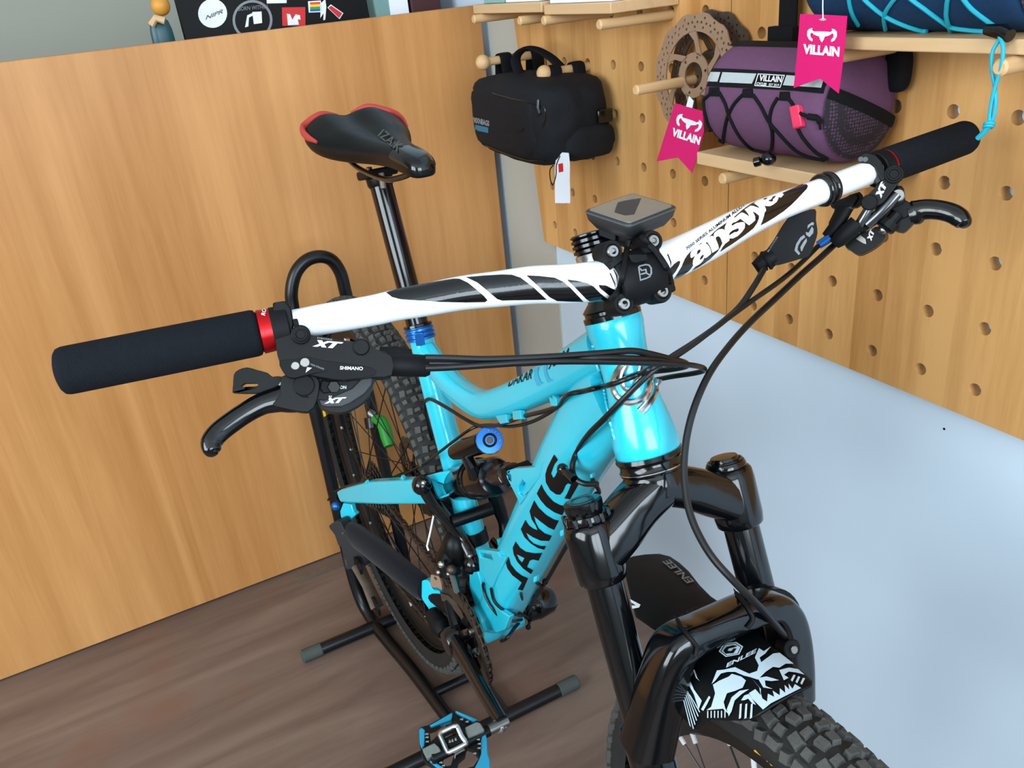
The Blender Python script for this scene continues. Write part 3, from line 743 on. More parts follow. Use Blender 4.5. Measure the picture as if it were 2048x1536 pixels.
mk('toy_head', MB().ball(ax(321, 12, 0, -1.0), .018, 14, 10), plain('orange_plastic', (200, 140, 50), .5), fig)
mk('toy_arm', MB().tube([ax(303, 50, 0, -.985), ax(312, 36, 0, -.98), ax(330, 42, 0, -.975)], .007, 8), MAT['shelf'], fig)
bd = root('ring_binder', 'grey ring binder standing behind the counter right of the laptop', 'binder', (-1.05, .37, 1.0915))
mk('binder_cover', MB().box((-1.05, .338, 1.1925), .20, .010, .20).box((-1.05, .372, 1.1925), .20, .010, .20), MAT['aqua'], bd, bevel=.001)
mk('binder_spine', MB().box((-.951, .355, 1.19), .003, .042, .19), MAT['paper'], bd)
mk('binder_pages', MB().box((-1.055, .355, 1.19), .185, .022, .185), MAT['paper'], bd)
ml = root('folder', 'maroon box folder standing behind the counter beside the grey binder', 'folder', (-1.05, .45, 1.0905))
mk('folder_body', MB().box((-1.05, .418, 1.202), .20, .07, .22), MAT['maroon'], ml, bevel=.003)
mk('folder_label', MB().box((-.9495, .418, 1.215), .001, .03, .05), plain('tan_label', (110, 74, 56), .6), ml)
# ================================================================ the bicycle
BIKE = root('mountain_bike', 'cyan full suspension mountain bike with white handlebar held upright in a floor stand', 'bicycle', (0, 0, 0))
U = V((-.374801, 0, .927105)); F2 = V((.923792, -.084466, .373461)); L2 = V((.078309, .996426, .031658))
HT = V((.346024, 0, .950216)); HB = HT-U*.12021
BB = V((0, 0, .3633)); RA = V((-.4207, 0, .3834)); FA = V((.63332, -.00344, .34786)); RW = .3514
CL = V((.383596, -.004388, .995383))
ZA = lambda l: [(980+a/5.12, 900+b/5.12) for a, b in l]
Z1 = lambda l: [(780+a/3.2, 600+b/3.2) for a, b in l]
ZB = lambda l: [(1180+a/5.908, 620+b/5.908) for a, b in l]
ZC = lambda l: [(1140+a/5.908, 380+b/5.908) for a, b in l]
ZD = lambda l: [(760+a/4.096, 500+b/4.096) for a, b in l]
ZE = lambda l: [(1320+a/6.0235, 360+b/6.0235) for a, b in l]
ZF = lambda l: [(820+a/5.12, 780+b/5.12) for a, b in l]
ZG = lambda l: [(820+a/5.486, 1040+b/5.486) for a, b in l]
ZH = lambda l: [(640+a/5.908, 960+b/5.908) for a, b in l]
ZL = lambda l: [(80+a/2.56, 480+b/2.56) for a, b in l]
ZR = lambda l: [(1480+a/4.096, 220+b/4.096) for a, b in l]
ZS = lambda l: [(560+a/4.518, 180+b/4.518) for a, b in l]
ZM = lambda l: [(1140+a/3.2, 1080+b/3.2) for a, b in l]
ZK = lambda l: [(1080+a/3.657, 880+b/3.657) for a, b in l]
ZP = lambda l: [(560+a/3.303, 1080+b/3.303) for a, b in l]
def plate(mb, pts, p0, n, t, holes=()):
    n = V(n).normalized()
    if n.dot(CAM_POS-V(p0)) < 0: n = -n
    return mb.prism([on(a, b, p0, n) for a, b in pts], n, t, [[on(a, b, p0, n) for a, b in h] for h in holes])

# ---------------------------------------------------------------- frame
fr = MB()
fr.lathe(HB, U, [(0, .0272), (.002, .0282), (.012, .0285), (.028, .0262), (.045, .0228), (.062, .0212), (.085, .0212), (.100, .0228), (.112, .0246), (.1185, .0246), (.1202, .0238)], 48)
tt = cat([yp(*q) for q in [(1215, 697), (1150, 734), (1080, 772), (1015, 800), (968, 808), (925, 786), (885, 747), (855, 706)]], 8)
nt = len(tt); ra = lerp_list([.0225, .0208, .0196, .0186, .0180, .0172, .0172, .0172], 8); rb = lerp_list([.0185, .0175, .0175, .0175, .0172, .0165, .0160, .0150], 8)
fr.tube(tt, ra, 28, up=(0, 0, 1), rb=rb, sq=.8)
dt = cat([yp(*q) for q in [(1236, 800), (1190, 842), (1143, 920), (1097, 1008), (1053, 1098), (1016, 1178), (996, 1228)]], 8)
ra = lerp_list([.036, .0385, .0365, .0350, .0345, .0325, .026], 8); rb = lerp_list([.020, .0235, .0255, .0255, .0265, .029, .031], 8)
fr.tube(dt, ra, 32, up=(0, 0, 1), rb=rb, sq=.72)
COLT = V((-.1388, 0, .789)); SD = (COLT-BB).normalized()
fr.tube([BB, BB+SD*.15, COLT-SD*.10, COLT-SD*.008], [.020, .0185, .0178, .0170], 28)
fr.cyl(BB-V((0, .0375, 0)), BB+V((0, .0375, 0)), .0235, 32, .002)
FRAME = mk('frame', fr, MAT['cyan'], BIKE, sharp=50)
FV = fr.bvh()
# yoke plates and shock mounts welded on the frame
def yoke(y0, y1, pts, name='frame_bracket', mat='cyan', holes=(), bevel=.0012):
    """outline measured on the plane y=y0, thickness to y1"""
    mb = MB(); mb.prism([yp(a, b, y0) for a, b in pts], (0, -1, 0), y1-y0, [[yp(a, b, y0) for a, b in h] for h in holes])
    return mk(name, mb, MAT[mat], FRAME, bevel=bevel)
# forward shock mount (triangular, with pocket)
yoke(-.026, -.018, ZF([(985, 830), (1060, 805), (1270, 790), (1360, 715), (1330, 890), (1120, 1180), (1100, 1120), (1030, 980), (985, 890)]), holes=[ZF([(1000, 850), (1030, 870), (1035, 940), (1005, 930)]), ZF([(1150, 920), (1185, 960), (1195, 1080), (1150, 1095), (1110, 1060), (1105, 990)])])
yoke(.018, .026, ZF([(1060, 760), (1290, 745), (1360, 700), (1330, 850), (1160, 1100), (1090, 1000), (1050, 860)]))
# rear lower pivot bracket
yoke(-.030, -.022, ZG([(715, 310), (960, 350), (990, 400), (1060, 405), (960, 610), (910, 740), (880, 740), (800, 620), (760, 560), (750, 420)]), holes=[ZG([(760, 355), (890, 385), (910, 440), (770, 410)])])
yoke(-.028, -.020, ZG([(650, 580), (740, 570), (760, 640), (800, 780), (900, 900), (1000, 1000), (1090, 1060), (1040, 1200), (960, 1240), (860, 1200), (780, 1100), (700, 900), (650, 720)]))
yoke(.016, .024, ZG([(945, 210), (1100, 180), (1120, 260), (1060, 380), (990, 370)]))
mb = MB(); mb.cyl(V((.012, -.036, .392)), V((.012, .03, .392)), .020, 28, .002); mk('pivot_tube', mb, MAT['cyan2'], FRAME)
mk('bearing_cap', MB().cyl(V((.012, -.0375, .392)), V((.012, -.0355, .392)), .0150, 24, .001), MAT['matt'], FRAME)
# weld beads where the tubes meet the head tube
wb = MB()
for px_, r in (([(1186, 690), (1192, 720), (1204, 760), (1210, 790), (1218, 830), (1230, 880)], .0016),):
    q = cat(surf(FV, dens(px_, 4), .0), 3)
    wb.tube([p+V((random.uniform(-.0003, .0003), random.uniform(-.0003, .0003), 0)) for p in q], [r*(1+.25*math.sin(i*2.2)) for i in range(len(q))], 8)
mk('weld_bead', wb, MAT['cyan'], FRAME)
# lettering
LET = {'S': [(660, 45), (698, 100), (660, 150), (628, 240), (650, 285), (672, 265), (700, 200), (740, 172), (775, 190), (800, 240), (860, 300), (920, 325), (820, 500), (762, 492), (790, 445), (832, 350), (800, 338), (775, 360), (750, 420), (720, 455), (680, 452), (620, 410), (575, 330), (570, 250), (590, 180), (630, 100)],
       'I': [(530, 350), (482, 445), (520, 510), (580, 580), (660, 635), (740, 665), (785, 570), (720, 562), (650, 525), (590, 460), (550, 400)],
       'M': [(455, 515), (500, 590), (580, 665), (660, 710), (705, 720), (658, 815), (600, 790), (520, 730), (452, 675), (470, 740), (500, 800), (560, 850), (632, 875), (605, 928), (520, 925), (440, 890), (372, 845), (400, 910), (450, 955), (520, 980), (572, 980), (555, 1018), (490, 1000), (420, 955), (355, 890), (318, 810), (365, 715), (400, 770), (440, 800), (490, 820), (470, 770), (430, 710), (408, 625)],
       'J': [(195, 1095), (165, 1155), (180, 1210), (230, 1280), (290, 1325), (325, 1355), (285, 1425), (335, 1435), (390, 1310), (330, 1285), (270, 1240), (215, 1170)]}
for k, l in LET.items():
    decal('frame_letter', tri_polys([ZA(l)]), FV, MAT['print_black'], FRAME, .0005, 6)
decal('frame_letter', tri_polys([(ZA([(265, 935), (235, 1000), (245, 1065), (280, 1140), (340, 1210), (420, 1268), (440, 1228), (380, 1195), (408, 1130), (440, 1118), (497, 1130), (535, 1050), (460, 1055), (370, 1040), (310, 1000)]), [ZA([(275, 1065), (300, 1120), (330, 1150), (355, 1105)])])]), FV, MAT['print_black'], FRAME, .0005, 6)
decal('model_lettering', text_tris('DAKAR', (1016.5, 773.5), (47, -16.5), (5, -20), bold=.012), FV, MAT['print_black'], FRAME, .0005, 6)
decal('model_lettering', text_tris('XAM', (1096.5, 739), (39, -22), (3.5, -21), bold=.012), FV, MAT['print_black'], FRAME, .0005, 6)
for l in ([(925, 440), (955, 428), (948, 470), (965, 520), (985, 530), (945, 552), (925, 500)], [(985, 420), (1010, 412), (1004, 455), (1020, 500), (1048, 515), (1010, 528), (990, 480)]):
    decal('model_stripe', tri_polys([Z1(l)]), FV, MAT['print_blue'], FRAME, .0005, 6)
# head badge: chrome loops
for l, r in (([(470, 560), (370, 660), (300, 780), (280, 900), (320, 1010), (400, 1075), (480, 1092), (570, 1070), (640, 1010), (680, 900), (700, 780), (712, 650), (690, 570)], .0030),
             ([(430, 650), (390, 740), (375, 830), (400, 905), (450, 940), (510, 925), (555, 850), (580, 740), (595, 640), (570, 585)], .0024),
             ([(745, 640), (762, 760), (775, 880), (765, 980), (720, 1080), (660, 1160), (612, 1212)], .0026), ([(712, 820), (715, 920), (690, 1020), (640, 1110), (575, 1185)], .0018)):
    mk('head_badge', MB().tube(cat(surf(FV, dens(ZB(l), 3), .0004), 3), r, 8), MAT['chrome'], FRAME)
# cable guides on the tubes
for l in ([(1097, 793), (1104, 797), (1107, 812), (1101, 812)], [(1104, 790), (1112, 796), (1113, 811), (1107, 813)], [(990, 832), (1012, 828), (1014, 845), (1000, 848)], [(1024, 822), (1040, 820), (1042, 838), (1026, 840)]):
    mb = MB(); plate(mb, l, yp(1050, 810, -.016), (-.2, -1, .3), .006); mk('cable_guide', mb, MAT['cyan2'], FRAME, bevel=.0006)
for l in ([(1022, 248), (1050, 250), (1048, 290), (1020, 285)], [(712, 830), (755, 815), (745, 880), (718, 890)], [(445, 1300), (480, 1290), (475, 1345), (440, 1360)]):
    mb = MB(); q0 = yp(*ZA(l)[0], -.024); plate(mb, ZA(l), q0, (.5, -1, .2), .006); mk('cable_guide', mb, MAT['cyan2'], FRAME, bevel=.0006)

# ---------------------------------------------------------------- headset
hs = MB(); hs.lathe(HT, U, [(-.0008, .0246), (.0035, .0248), (.0045, .0228), (.007, .0228), (.0085, .0240), (.0105, .0225), (.0155, .0178), (.0185, .0165), (.0185, .010)], 40)
HS = mk('headset', hs, MAT['gloss'], BIKE); HV = hs.bvh()
hl = MB(); hl.lathe(HB, -U, [(-.0005, .0290), (.003, .0298), (.0055, .0285), (.0062, .0272), (.0105, .0274), (.0120, .0285), (.0150, .0282), (.0162, .0265), (.0162, .010)], 40)
mk('lower_cup', hl, MAT['gloss'], HS)
mk('cup_ring', MB().ring(HB-U*.0128, U, .0283, .0006, 40, 6), MAT['chrome'], HS)
decal('lettering', text_tris('CANE', (1211, 627), (20, -4.5), (0, -5), bold=.015), HV, MAT['print_white'], HS, .0004, 3)

# ---------------------------------------------------------------- stem
SE = HT+U*.0185
STEM = mk('stem', MB().cyl(SE, HT+U*.0570, .0178, 32, .0015).tube([HT+U*.030, HT*.5+CL*.5+U*.014-U*.0005, CL-F2*.008], [.0155, .0145, .0175], 24, up=U), MAT['chrome'], BIKE, sharp=45)
sp = MB()
for k in range(3): sp.lathe(HT+U*(.0572+k*.0044), U, [(0, .0165), (.0005, .0182), (.0030, .0182), (.0036, .0168), (.0044, .0162)], 36)
sp.lathe(HT+U*.0704, U, [(0, .0168), (.0008, .0180), (.002, .0180), (.003, .0165), (.003, .004)], 36)
mk('spacer', sp, MAT['gloss'], STEM)
fp = MB(); n_ = 22
# faceplate: a shell round the front of the bar with four bosses
sec = []
def arcp(r, a, s): return CL+L2*s+F2*(r*math.cos(a))+U*(r*math.sin(a))
A0 = 1.50
outer = []; W_ = .0195
secs = []
for s, rr in ((-W_, .0202), (-W_+.0015, .0212), (-.008, .0216), (.008, .0216), (W_-.0015, .0212), (W_, .0202)):
    ring = [arcp(rr, -A0+2*A0*k/n_, s) for k in range(n_+1)]+[arcp(.0163, A0-2*A0*k/n_, s) for k in range(n_+1)]
    secs.append(ring)
fp.loft(secs)
BOLT = [(-.0187, .0241), (.0173, .0237), (-.0205, -.0165), (.0142, -.0158)]
for a, b in BOLT:
    fp.lathe(CL+L2*a+U*b-F2*.004, F2, [(0, .0088), (.016, .0088), (.0185, .0080), (.0185, .0058), (.0160, .0055)], 20, cap=False)
    fp.tube([CL+L2*a+U*b+F2*.006, CL+L2*a*.8+U*b*.55+F2*.009], [.0075, .0085], 12)
FP = mk('faceplate', fp, MAT['matt'], STEM, sharp=40); FPV = fp.bvh()
for a, b in BOLT:
    mb = MB(); mb.lathe(CL+L2*a+U*b+F2*.0115, F2, [(0, .0052), (.003, .0052), (.0045, .0042), (.0045, .0024), (.0025, .0022)], 18)
    mk('bolt', mb, MAT['steel'], STEM)
decal('emblem', tri_polys([(ZC([(800, 915), (815, 895), (890, 875), (935, 882), (965, 920), (968, 985), (945, 1030), (905, 1050), (825, 1075)]), [ZC([(820, 920), (835, 1055), (900, 1035), (935, 1015), (948, 980), (946, 925), (925, 897), (890, 893), (832, 907)])]),
                           ZC([(815, 930), (832, 925), (850, 945), (900, 930), (910, 980), (955, 1005), (945, 1018), (895, 990), (835, 1005), (830, 990), (890, 972), (884, 950), (842, 962)])]), FPV, MAT['print_grey'], STEM, .0004, 4)
mb = MB(); plate(mb, ZC([(700, 760), (915, 760), (935, 815), (900, 830), (760, 865), (735, 850)]), CL+F2*.0225, F2, .003); mk('rubber_pad', mb, MAT['matt'], STEM, bevel=.0008)

# ---------------------------------------------------------------- handlebar
BARN = ((CL-L2*.409-F2*.04+U*.043)-CL).cross((CL+L2*.409-F2*.04+U*.043)-CL).normalized()
def bp(a, b): return on(a, b, CL, BARN)
bar_px = [(128, 742), (300, 705), (521, 664), (600, 648), (650, 638), (740, 622), (790, 611), (850, 600), (925, 586), (1000, 577.5), (1065, 570), (1130, 568), (1180, 564), (1215, 558)]
bar_r = [.0111, .0111, .0111, .0111, .0112, .0113, .0116, .0122, .0130, .0138, .0147, .0153, .0157, .0159]
bar_px += [(1262, 546), (1312, 530), (1361, 511), (1420, 482), (1486, 446), (1552, 416), (1602, 397), (1655, 377), (1720, 352), (1790, 325), (1928, 276)]
bar_r += [.0159, .0159, .0158, .0152, .0138, .0122, .0115, .0112, .0111, .0111, .0111]
bpts = cat([bp(*q) for q in bar_px], 6); bar = MB().tube(bpts, lerp_list(bar_r, 6), 32, up=BARN)
BAR = mk('handlebar', bar, MAT['white'], BIKE, sharp=60); BV = bar.bvh()
blk = [ZD(l) for l in ([(50, 350), (150, 318), (400, 270), (600, 238), (650, 238), (720, 270), (790, 325), (850, 375), (880, 410), (860, 425), (700, 428), (500, 425), (330, 415), (170, 405), (100, 388)],
                       [(705, 225), (850, 212), (1000, 203), (1080, 205), (1150, 228), (1250, 300), (1366, 405), (1200, 407), (1000, 412), (960, 400), (880, 335), (800, 270)],
                       [(1200, 210), (1310, 215), (1430, 228), (1500, 260), (1560, 310), (1668, 422), (1560, 420), (1450, 415), (1390, 385), (1300, 300), (1215, 225)],
                       [(1535, 242), (1610, 252), (1700, 272), (1750, 300), (1800, 350), (1870, 405), (1800, 418), (1720, 420), (1690, 400), (1600, 310), (1540, 252)],
                       [(1790, 285), (1850, 290), (1900, 315), (1935, 330), (1900, 390), (1850, 350), (1800, 310)])]
for l in blk: decal('bar_graphic', tri_polys([l]), BV, MAT['bar_black'], BAR, .0004, 6)
# right graphic: black shapes that leave the white word standing
X1 = lambda l: [(1340+a/7.936, 440+b/7.936) for a, b in l]
X2 = lambda l: [(1440+a/7.936, 370+b/7.936) for a, b in l]
for l in (X1([(0, 765), (60, 700), (120, 655), (150, 648), (158, 670), (140, 720), (90, 810), (40, 870), (36, 905), (0, 930)]),
          X1([(60, 935), (120, 840), (180, 740), (230, 620), (270, 560), (320, 505), (400, 440), (460, 390), (490, 365), (505, 372), (440, 410), (370, 470), (335, 500), (318, 540), (320, 590), (335, 605), (385, 575), (425, 540), (430, 495), (460, 468), (480, 475), (475, 510), (440, 540), (400, 560), (375, 600), (360, 640), (355, 690), (362, 720), (330, 765), (290, 810), (210, 870), (130, 915)]),
          X1([(525, 545), (528, 570), (510, 605), (475, 630), (470, 615), (490, 575)]),
          X1([(345, 805), (400, 740), (470, 700), (520, 650), (545, 595), (555, 608), (600, 580), (652, 532), (645, 480), (620, 420), (590, 385), (570, 380), (572, 350), (592, 362), (632, 420), (657, 490), (664, 525), (720, 490), (768, 458), (772, 440), (765, 400), (745, 350), (722, 300), (730, 270), (760, 260), (785, 270), (805, 310), (825, 370), (800, 420), (775, 462), (750, 500), (700, 550), (640, 610), (560, 670), (450, 745)]),
          X1([(605, 280), (650, 240), (700, 190), (770, 130), (830, 95), (905, 40), (880, 80), (865, 120), (862, 165), (835, 145), (780, 148), (730, 180), (700, 210), (688, 235), (690, 268), (665, 250), (630, 265)]),
          X1([(790, 505), (830, 430), (870, 380), (940, 325), (942, 290)])+X2([(145, 850), (200, 850), (280, 810), (350, 740), (390, 680), (395, 620), (380, 595), (340, 590), (250, 610), (190, 650), (180, 630), (200, 605), (250, 590), (320, 540), (370, 580), (455, 642), (500, 610), (558, 560), (555, 500), (520, 425), (560, 445), (615, 490), (610, 540), (580, 610), (530, 680), (470, 730), (380, 800), (280, 870), (180, 940)])+X1([(900, 430)]),
          X2([(135, 805), (155, 755), (200, 720), (280, 690), (295, 705), (285, 730), (250, 750), (230, 745), (180, 775)]),
          X2([(215, 520), (260, 480), (340, 410), (480, 310), (575, 260), (530, 295), (560, 310), (600, 340), (622, 370), (580, 355), (530, 335), (480, 330), (430, 365), (385, 395), (410, 420), (440, 460), (462, 505), (430, 480), (380, 450), (340, 438), (300, 465), (260, 500), (240, 520)]),
          X2([(690, 225), (720, 212), (755, 210), (730, 230), (700, 238)]), X2([(765, 250), (810, 235), (840, 190), (885, 175), (870, 200), (835, 235), (838, 258), (815, 268), (785, 262)]),
          X2([(640, 640), (670, 570), (695, 490), (705, 440), (730, 410), (725, 375), (705, 330), (740, 340), (790, 340), (850, 310), (900, 270), (925, 220), (930, 195), (965, 208), (1017, 150), (985, 135), (1040, 110), (1111, 77)])+ZE([(1740, 40), (1780, 70), (1770, 105), (1640, 240)])+X2([(1111, 330), (1000, 420), (880, 500), (760, 575)])):
    decal('bar_graphic', tri_polys([l]), BV, MAT['bar_black'], BAR, .0004, 5)
decal('bar_small_lettering', text_tris('7050 SERIES ALUMINUM ALLOY', ZE([(318, 850)])[0], (118, -90), (-2.2, -5), bold=.02), BV, MAT['print_black'], BAR, .0004, 4)
for l in ([(465, 985), (520, 1110), (540, 1165), (530, 1100), (480, 985)], [(510, 945), (540, 1010), (560, 1110), (555, 1010), (520, 945)], [(1145, 760), (1180, 850), (1190, 920), (1195, 850), (1160, 760)]):
    decal('bar_tick', tri_polys([ZC(l)]), BV, MAT['print_black'], BAR, .0004, 5)
def along(a, b): return (bp(*b)-bp(*a)).normalized()
# black rubber bands on the bar's far side
cdir = along((1602, 397), (1720, 352))
for q in ((1644, 381), (1657, 376)):
    mk('bar_collar', MB().ring(bp(*q), cdir, .0125, .0026, 36, 10, .0030), MAT['gloss'], BAR)
# grips
def grip(a, b, end):
    pa, pb = bp(*a), bp(*b); d = (pb-pa).normalized(); Lg = (pb-pa).length
    mb = MB().lathe(pa, d, [(0, .0140), (.0015, .0162), (.004, .0167), (Lg*.5, .0167), (Lg-.010, .0165), (Lg-.006, .0164), (Lg-.0045, .0160), (Lg-.003, .0155), (Lg-.0012, .0132), (Lg, .0095), (Lg, .001)], 40)
    g = mk('grip', mb, MAT['foam'], BIKE, sharp=50); g['label'] = 'black foam grip'
    return g, pa, d
gL, paL, dL = grip((519, 664.5), (113, 745), 0)
lr = MB().lathe(paL-dL*.0135, dL, [(0, .0138), (.0008, .0152), (.0128, .0158), (.0135, .0140)], 40); LR = mk('lock_ring', lr, MAT['red'], gL)
decal('lettering', text_tris('ROCK', (530, 632), (5, -27), (-7.5, -2), bold=.02), lr.bvh(), MAT['print_white'], gL, .0004, 3)
gR, paR, dR = grip((1772, 332), (1936, 273), 1)
lr = MB().lathe(paR-dR*.0125, dR, [(0, .0138), (.0008, .0152), (.0118, .0158), (.0125, .0140)], 40); mk('lock_ring', lr, MAT['red'], gR)
decal('lettering', text_tris('ROCK', (1748, 312), (20, -2), (3, -7), bold=.02), lr.bvh(), MAT['print_white'], gR, .0004, 3)
# ---------------------------------------------------------------- bike computer on the stem
CN = V((.10, -.02, 1)).normalized(); CC = dp(1262, 418, .680)
def cpl(a, b, h=0.0): return on(a, b, CC+CN*h, CN)
cor = [cpl(*q) for q in [(1171, 416), (1265, 390), (1354, 414), (1256, 447)]]
cm = sum(cor, V())/4
e1 = ((cor[3]-cor[0])+(cor[2]-cor[1])).normalized(); e2 = CN.cross(e1)
hw = .0250; hl = .0276
def rrect(h, w, l, r, n=5):
    out = []
    for sx, sy, a0 in ((1, 1, 0), (-1, 1, PI/2), (-1, -1, PI), (1, -1, 1.5*PI)):
        for k in range(n+1):
            a = a0+PI/2*k/n; out.append(cm+CN*h+e1*(sx*(w-r)+r*math.cos(a))+e2*(sy*(l-r)+r*math.sin(a)))
    return out
body = MB().loft([rrect(-.0165, hw*.62, hl*.62, .005), rrect(-.0150, hw*.80, hl*.80, .005), rrect(-.008, hw*.97, hl*.97, .005), rrect(-.003, hw, hl, .004), rrect(-.0012, hw, hl, .004), rrect(0, hw*.975, hl*.975, .004)])
PC_ = mk('bike_computer', body, MAT['dgrey'], BIKE, sharp=40)
scr = MB().loft([rrect(-.0005, hw*.92, hl*.92, .003), rrect(.0007, hw*.90, hl*.90, .003)]); mk('screen', scr, MAT['screen'], PC_, sharp=30)
mk('screen_rim', MB().tube(rrect(-.0015, hw*1.0, hl*1.0, .004), .0008, 6, closed=True), MAT['grey'], PC_)
decal('display', tri_polys([ZC([(640, 130), (840, 98), (760, 285), (650, 300), (525, 262), (565, 150)])]), scr.bvh(), MAT['dgrey'], PC_, .0003, 6)
mt = MB(); mt.tube([cm-CN*.0160, cm-CN*.0235, cm-CN*.0265], [.0125, .0135, .0115], 20); mt.box(cm-CN*.0275+e1*.004, .026, .020, .005, Matrix((e1, e2, CN)).transposed())
mk('mount', mt, MAT['matt'], PC_, bevel=.0006)
mb = MB(); plate(mb, ZC([(350, 440), (520, 490), (540, 520), (535, 600), (520, 605), (355, 545), (335, 520), (335, 455)]), dp(1210, 470, .690), F2*.4-L2*.6+U*.1, .007); mk('mount_tab', mb, MAT['matt'], PC_, bevel=.001)
# rubber straps that hold the mount to the bar
for l, dd in (([(690, 600), (672, 700), (648, 850), (628, 960), (605, 1080), (560, 1210), (480, 1290)], .663), ([(850, 560), (930, 640), (1020, 740), (1100, 850), (1160, 960), (1185, 1050), (1200, 1120)], .681)):
    pz = ZC(l); P3 = []
    hitb = MB().add(fp.v, fp.f).add(bar.v, bar.f).bvh()
    for a, b in dens(pz, 3):
        d = ray(a, b); h, n, i, di = hitb.ray_cast(CAM_POS, d)
        P3.append(h-d*.0016 if h is not None and abs((h-CAM_POS).dot(FW)-dd) < .035 else dp(a, b, dd))
    mk('mount_strap', MB().tube(cat(P3, 2), .0024, 8), MAT['matt'], PC_)
mb = MB(); plate(mb, ZC([(1130, 1085), (1190, 1060), (1225, 1080), (1250, 1150), (1255, 1185), (1215, 1210), (1190, 1170), (1150, 1130)]), dp(1340, 570, .695), F2, .006); mk('strap_end', mb, MAT['matt'], PC_, bevel=.0008)

# ---------------------------------------------------------------- right hand brake lever and shifter (left in the picture)
LN = (-ray(640, 720)*.88+U*.12).normalized()
def lev(a, b, h=0.0, o=None): return on(a, b, (o or LO)+LN*h, LN)
LO = bp(575, 652)+LN*.002
dBL = along((560, 656), (640, 640))
brl = root_part = None
def clampband(c, d, r, w, name, parent, mat='matt'):
    mb = MB().lathe(V(c)-d*w/2, d, [(0, .0112), (0, r-.001), (.001, r), (w-.001, r), (w, r-.001), (w, .0112)], 32, cap=False)
    return mk(name, mb, MAT[mat], parent)
def platep(name, parent, mat, l, h, t, bevel=.0015, holes=(), o=None, bseg=3):
    mb = MB(); mb.prism([lev(a, b, h, o) for a, b in l], LN if LN.dot(CAM_POS-LO) > 0 else -LN, t, [[lev(a, b, h, o) for a, b in q] for q in holes])
    return mk(name, mb, MAT[mat], parent, bevel=bevel, bseg=bseg), mb
body_l = ZL([(1205, 470), (1225, 462), (1290, 455), (1330, 460), (1380, 485), (1500, 505), (1610, 520), (1650, 513), (1690, 545), (1760, 580), (1800, 600), (1800, 690), (1700, 700), (1560, 715), (1450, 695), (1380, 680), (1300, 700), (1255, 692), (1235, 640), (1215, 590)])
BL, blm = platep('brake_lever', BIKE, 'satin', smooth_poly(body_l, 2), .012, .024, .004)
BL['label'] = 'black brake lever on the foam grip with red lock ring in front of the counter'
clampband(bp(561, 656.5)+dBL*.000, dBL, .0160, .0125, 'clamp', BL)
mb = MB(); plate(mb, ZL([(1190, 320), (1255, 310), (1285, 345), (1300, 430), (1290, 480), (1230, 480), (1210, 440), (1195, 380)]), bp(560, 640)+LN*.0165, LN, .010); mk('clamp_arm', mb, MAT['satin'], BL, bevel=.0012)
mb = MB(); plate(mb, ZL([(1290, 405), (1318, 400), (1335, 470), (1310, 480)]), bp(590, 640)+LN*.0165, LN, .008); mk('clamp_hinge', mb, MAT['matt'], BL, bevel=.001)
mk('pivot_bolt', MB().cyl(lev(*ZL([(1335, 485)])[0], .006), lev(*ZL([(1335, 485)])[0], .0155), .0068, 20, .001).ring(lev(*ZL([(1335, 485)])[0], .0155), LN, .0040, .0011, 20, 6), MAT['matt'], BL)
# master cylinder: a round barrel towards the hose
mk('master_cylinder', MB().tube([lev(*ZL([(1260, 575)])[0], -.006), lev(*ZL([(1450, 600)])[0], -.006), lev(*ZL([(1650, 632)])[0], -.002), lev(*ZL([(1780, 640)])[0], .001)], [.0105, .0120, .0120, .0096], 20), MAT['satin'], BL)
mk('bleed_screw', MB().cyl(lev(*ZL([(1645, 548)])[0], .006), lev(*ZL([(1645, 548)])[0], .0150), .0060, 20, .001), MAT['matt'], BL)
mk('hose_boot', MB().tube([lev(*ZL([(1730, 635)])[0], .001), lev(*ZL([(1850, 640)])[0], .002), lev(*ZL([(1975, 645)])[0], .002), lev(*ZL([(1996, 645)])[0], .002)], [.0088, .0086, .0082, .0066], 18), MAT['matt'], BL)
lower_l = ZL([(1225, 618), (1300, 612), (1345, 600), (1380, 600), (1440, 615), (1520, 625), (1620, 640), (1700, 655), (1715, 690), (1560, 715), (1430, 700), (1370, 690), (1310, 705), (1270, 700), (1240, 670)])
LW, lwm = platep('lever_housing', BL, 'matt', smooth_poly(lower_l, 2), .013, .016, .002)
for a, b, r, m in ((1308, 645, .0030, 'steel'), (1357, 628, .0034, 'steel')):
    q = lev(*ZL([(a, b)])[0], .0125); mk('housing_screw', MB().cyl(q, q+LN*.0016, r, 16, .0004), MAT[m], BL)
LP = lwm.bvh(); BP_ = blm.bvh()
decal('lettering', text_tris('SHIMANO', ZL([(1535, 663)])[0], (46, 1.5), (.5, -6.5), bold=.02), LP, MAT['print_white'], BL, .0004, 3)
decal('lettering', text_tris('FREE STROKE', ZL([(1385, 640)])[0], (27, 10), (.5, -3), bold=.01), LP, MAT['print_grey'], BL, .0004, 3)
decal('white_arrow', tri_polys([ZL([(1360, 680), (1392, 655), (1368, 652)])]), LP, MAT['print_white'], BL, .0004, 3)
XT = [[(0, 0), (.16, 0), (.30, .40), (.20, 1), (.05, 1), (.13, .5)], ]
def xt(o, ex, ey):
    X1 = [(0, 0), (.17, 0), (.60, 1), (.43, 1)]; X2 = [(.06, 1), (.24, 1), (.50, 0), (.33, 0)]; T1 = [(.44, 1), (1.0, 1), (.96, .78), (.40, .78)]; T2 = [(.66, .85), (.82, .85), (.72, 0), (.55, 0)]
    return tri_polys([[(o[0]+ex[0]*a+ey[0]*b, o[1]+ex[1]*a+ey[1]*b) for a, b in q] for q in (X1, X2, T1, T2)])
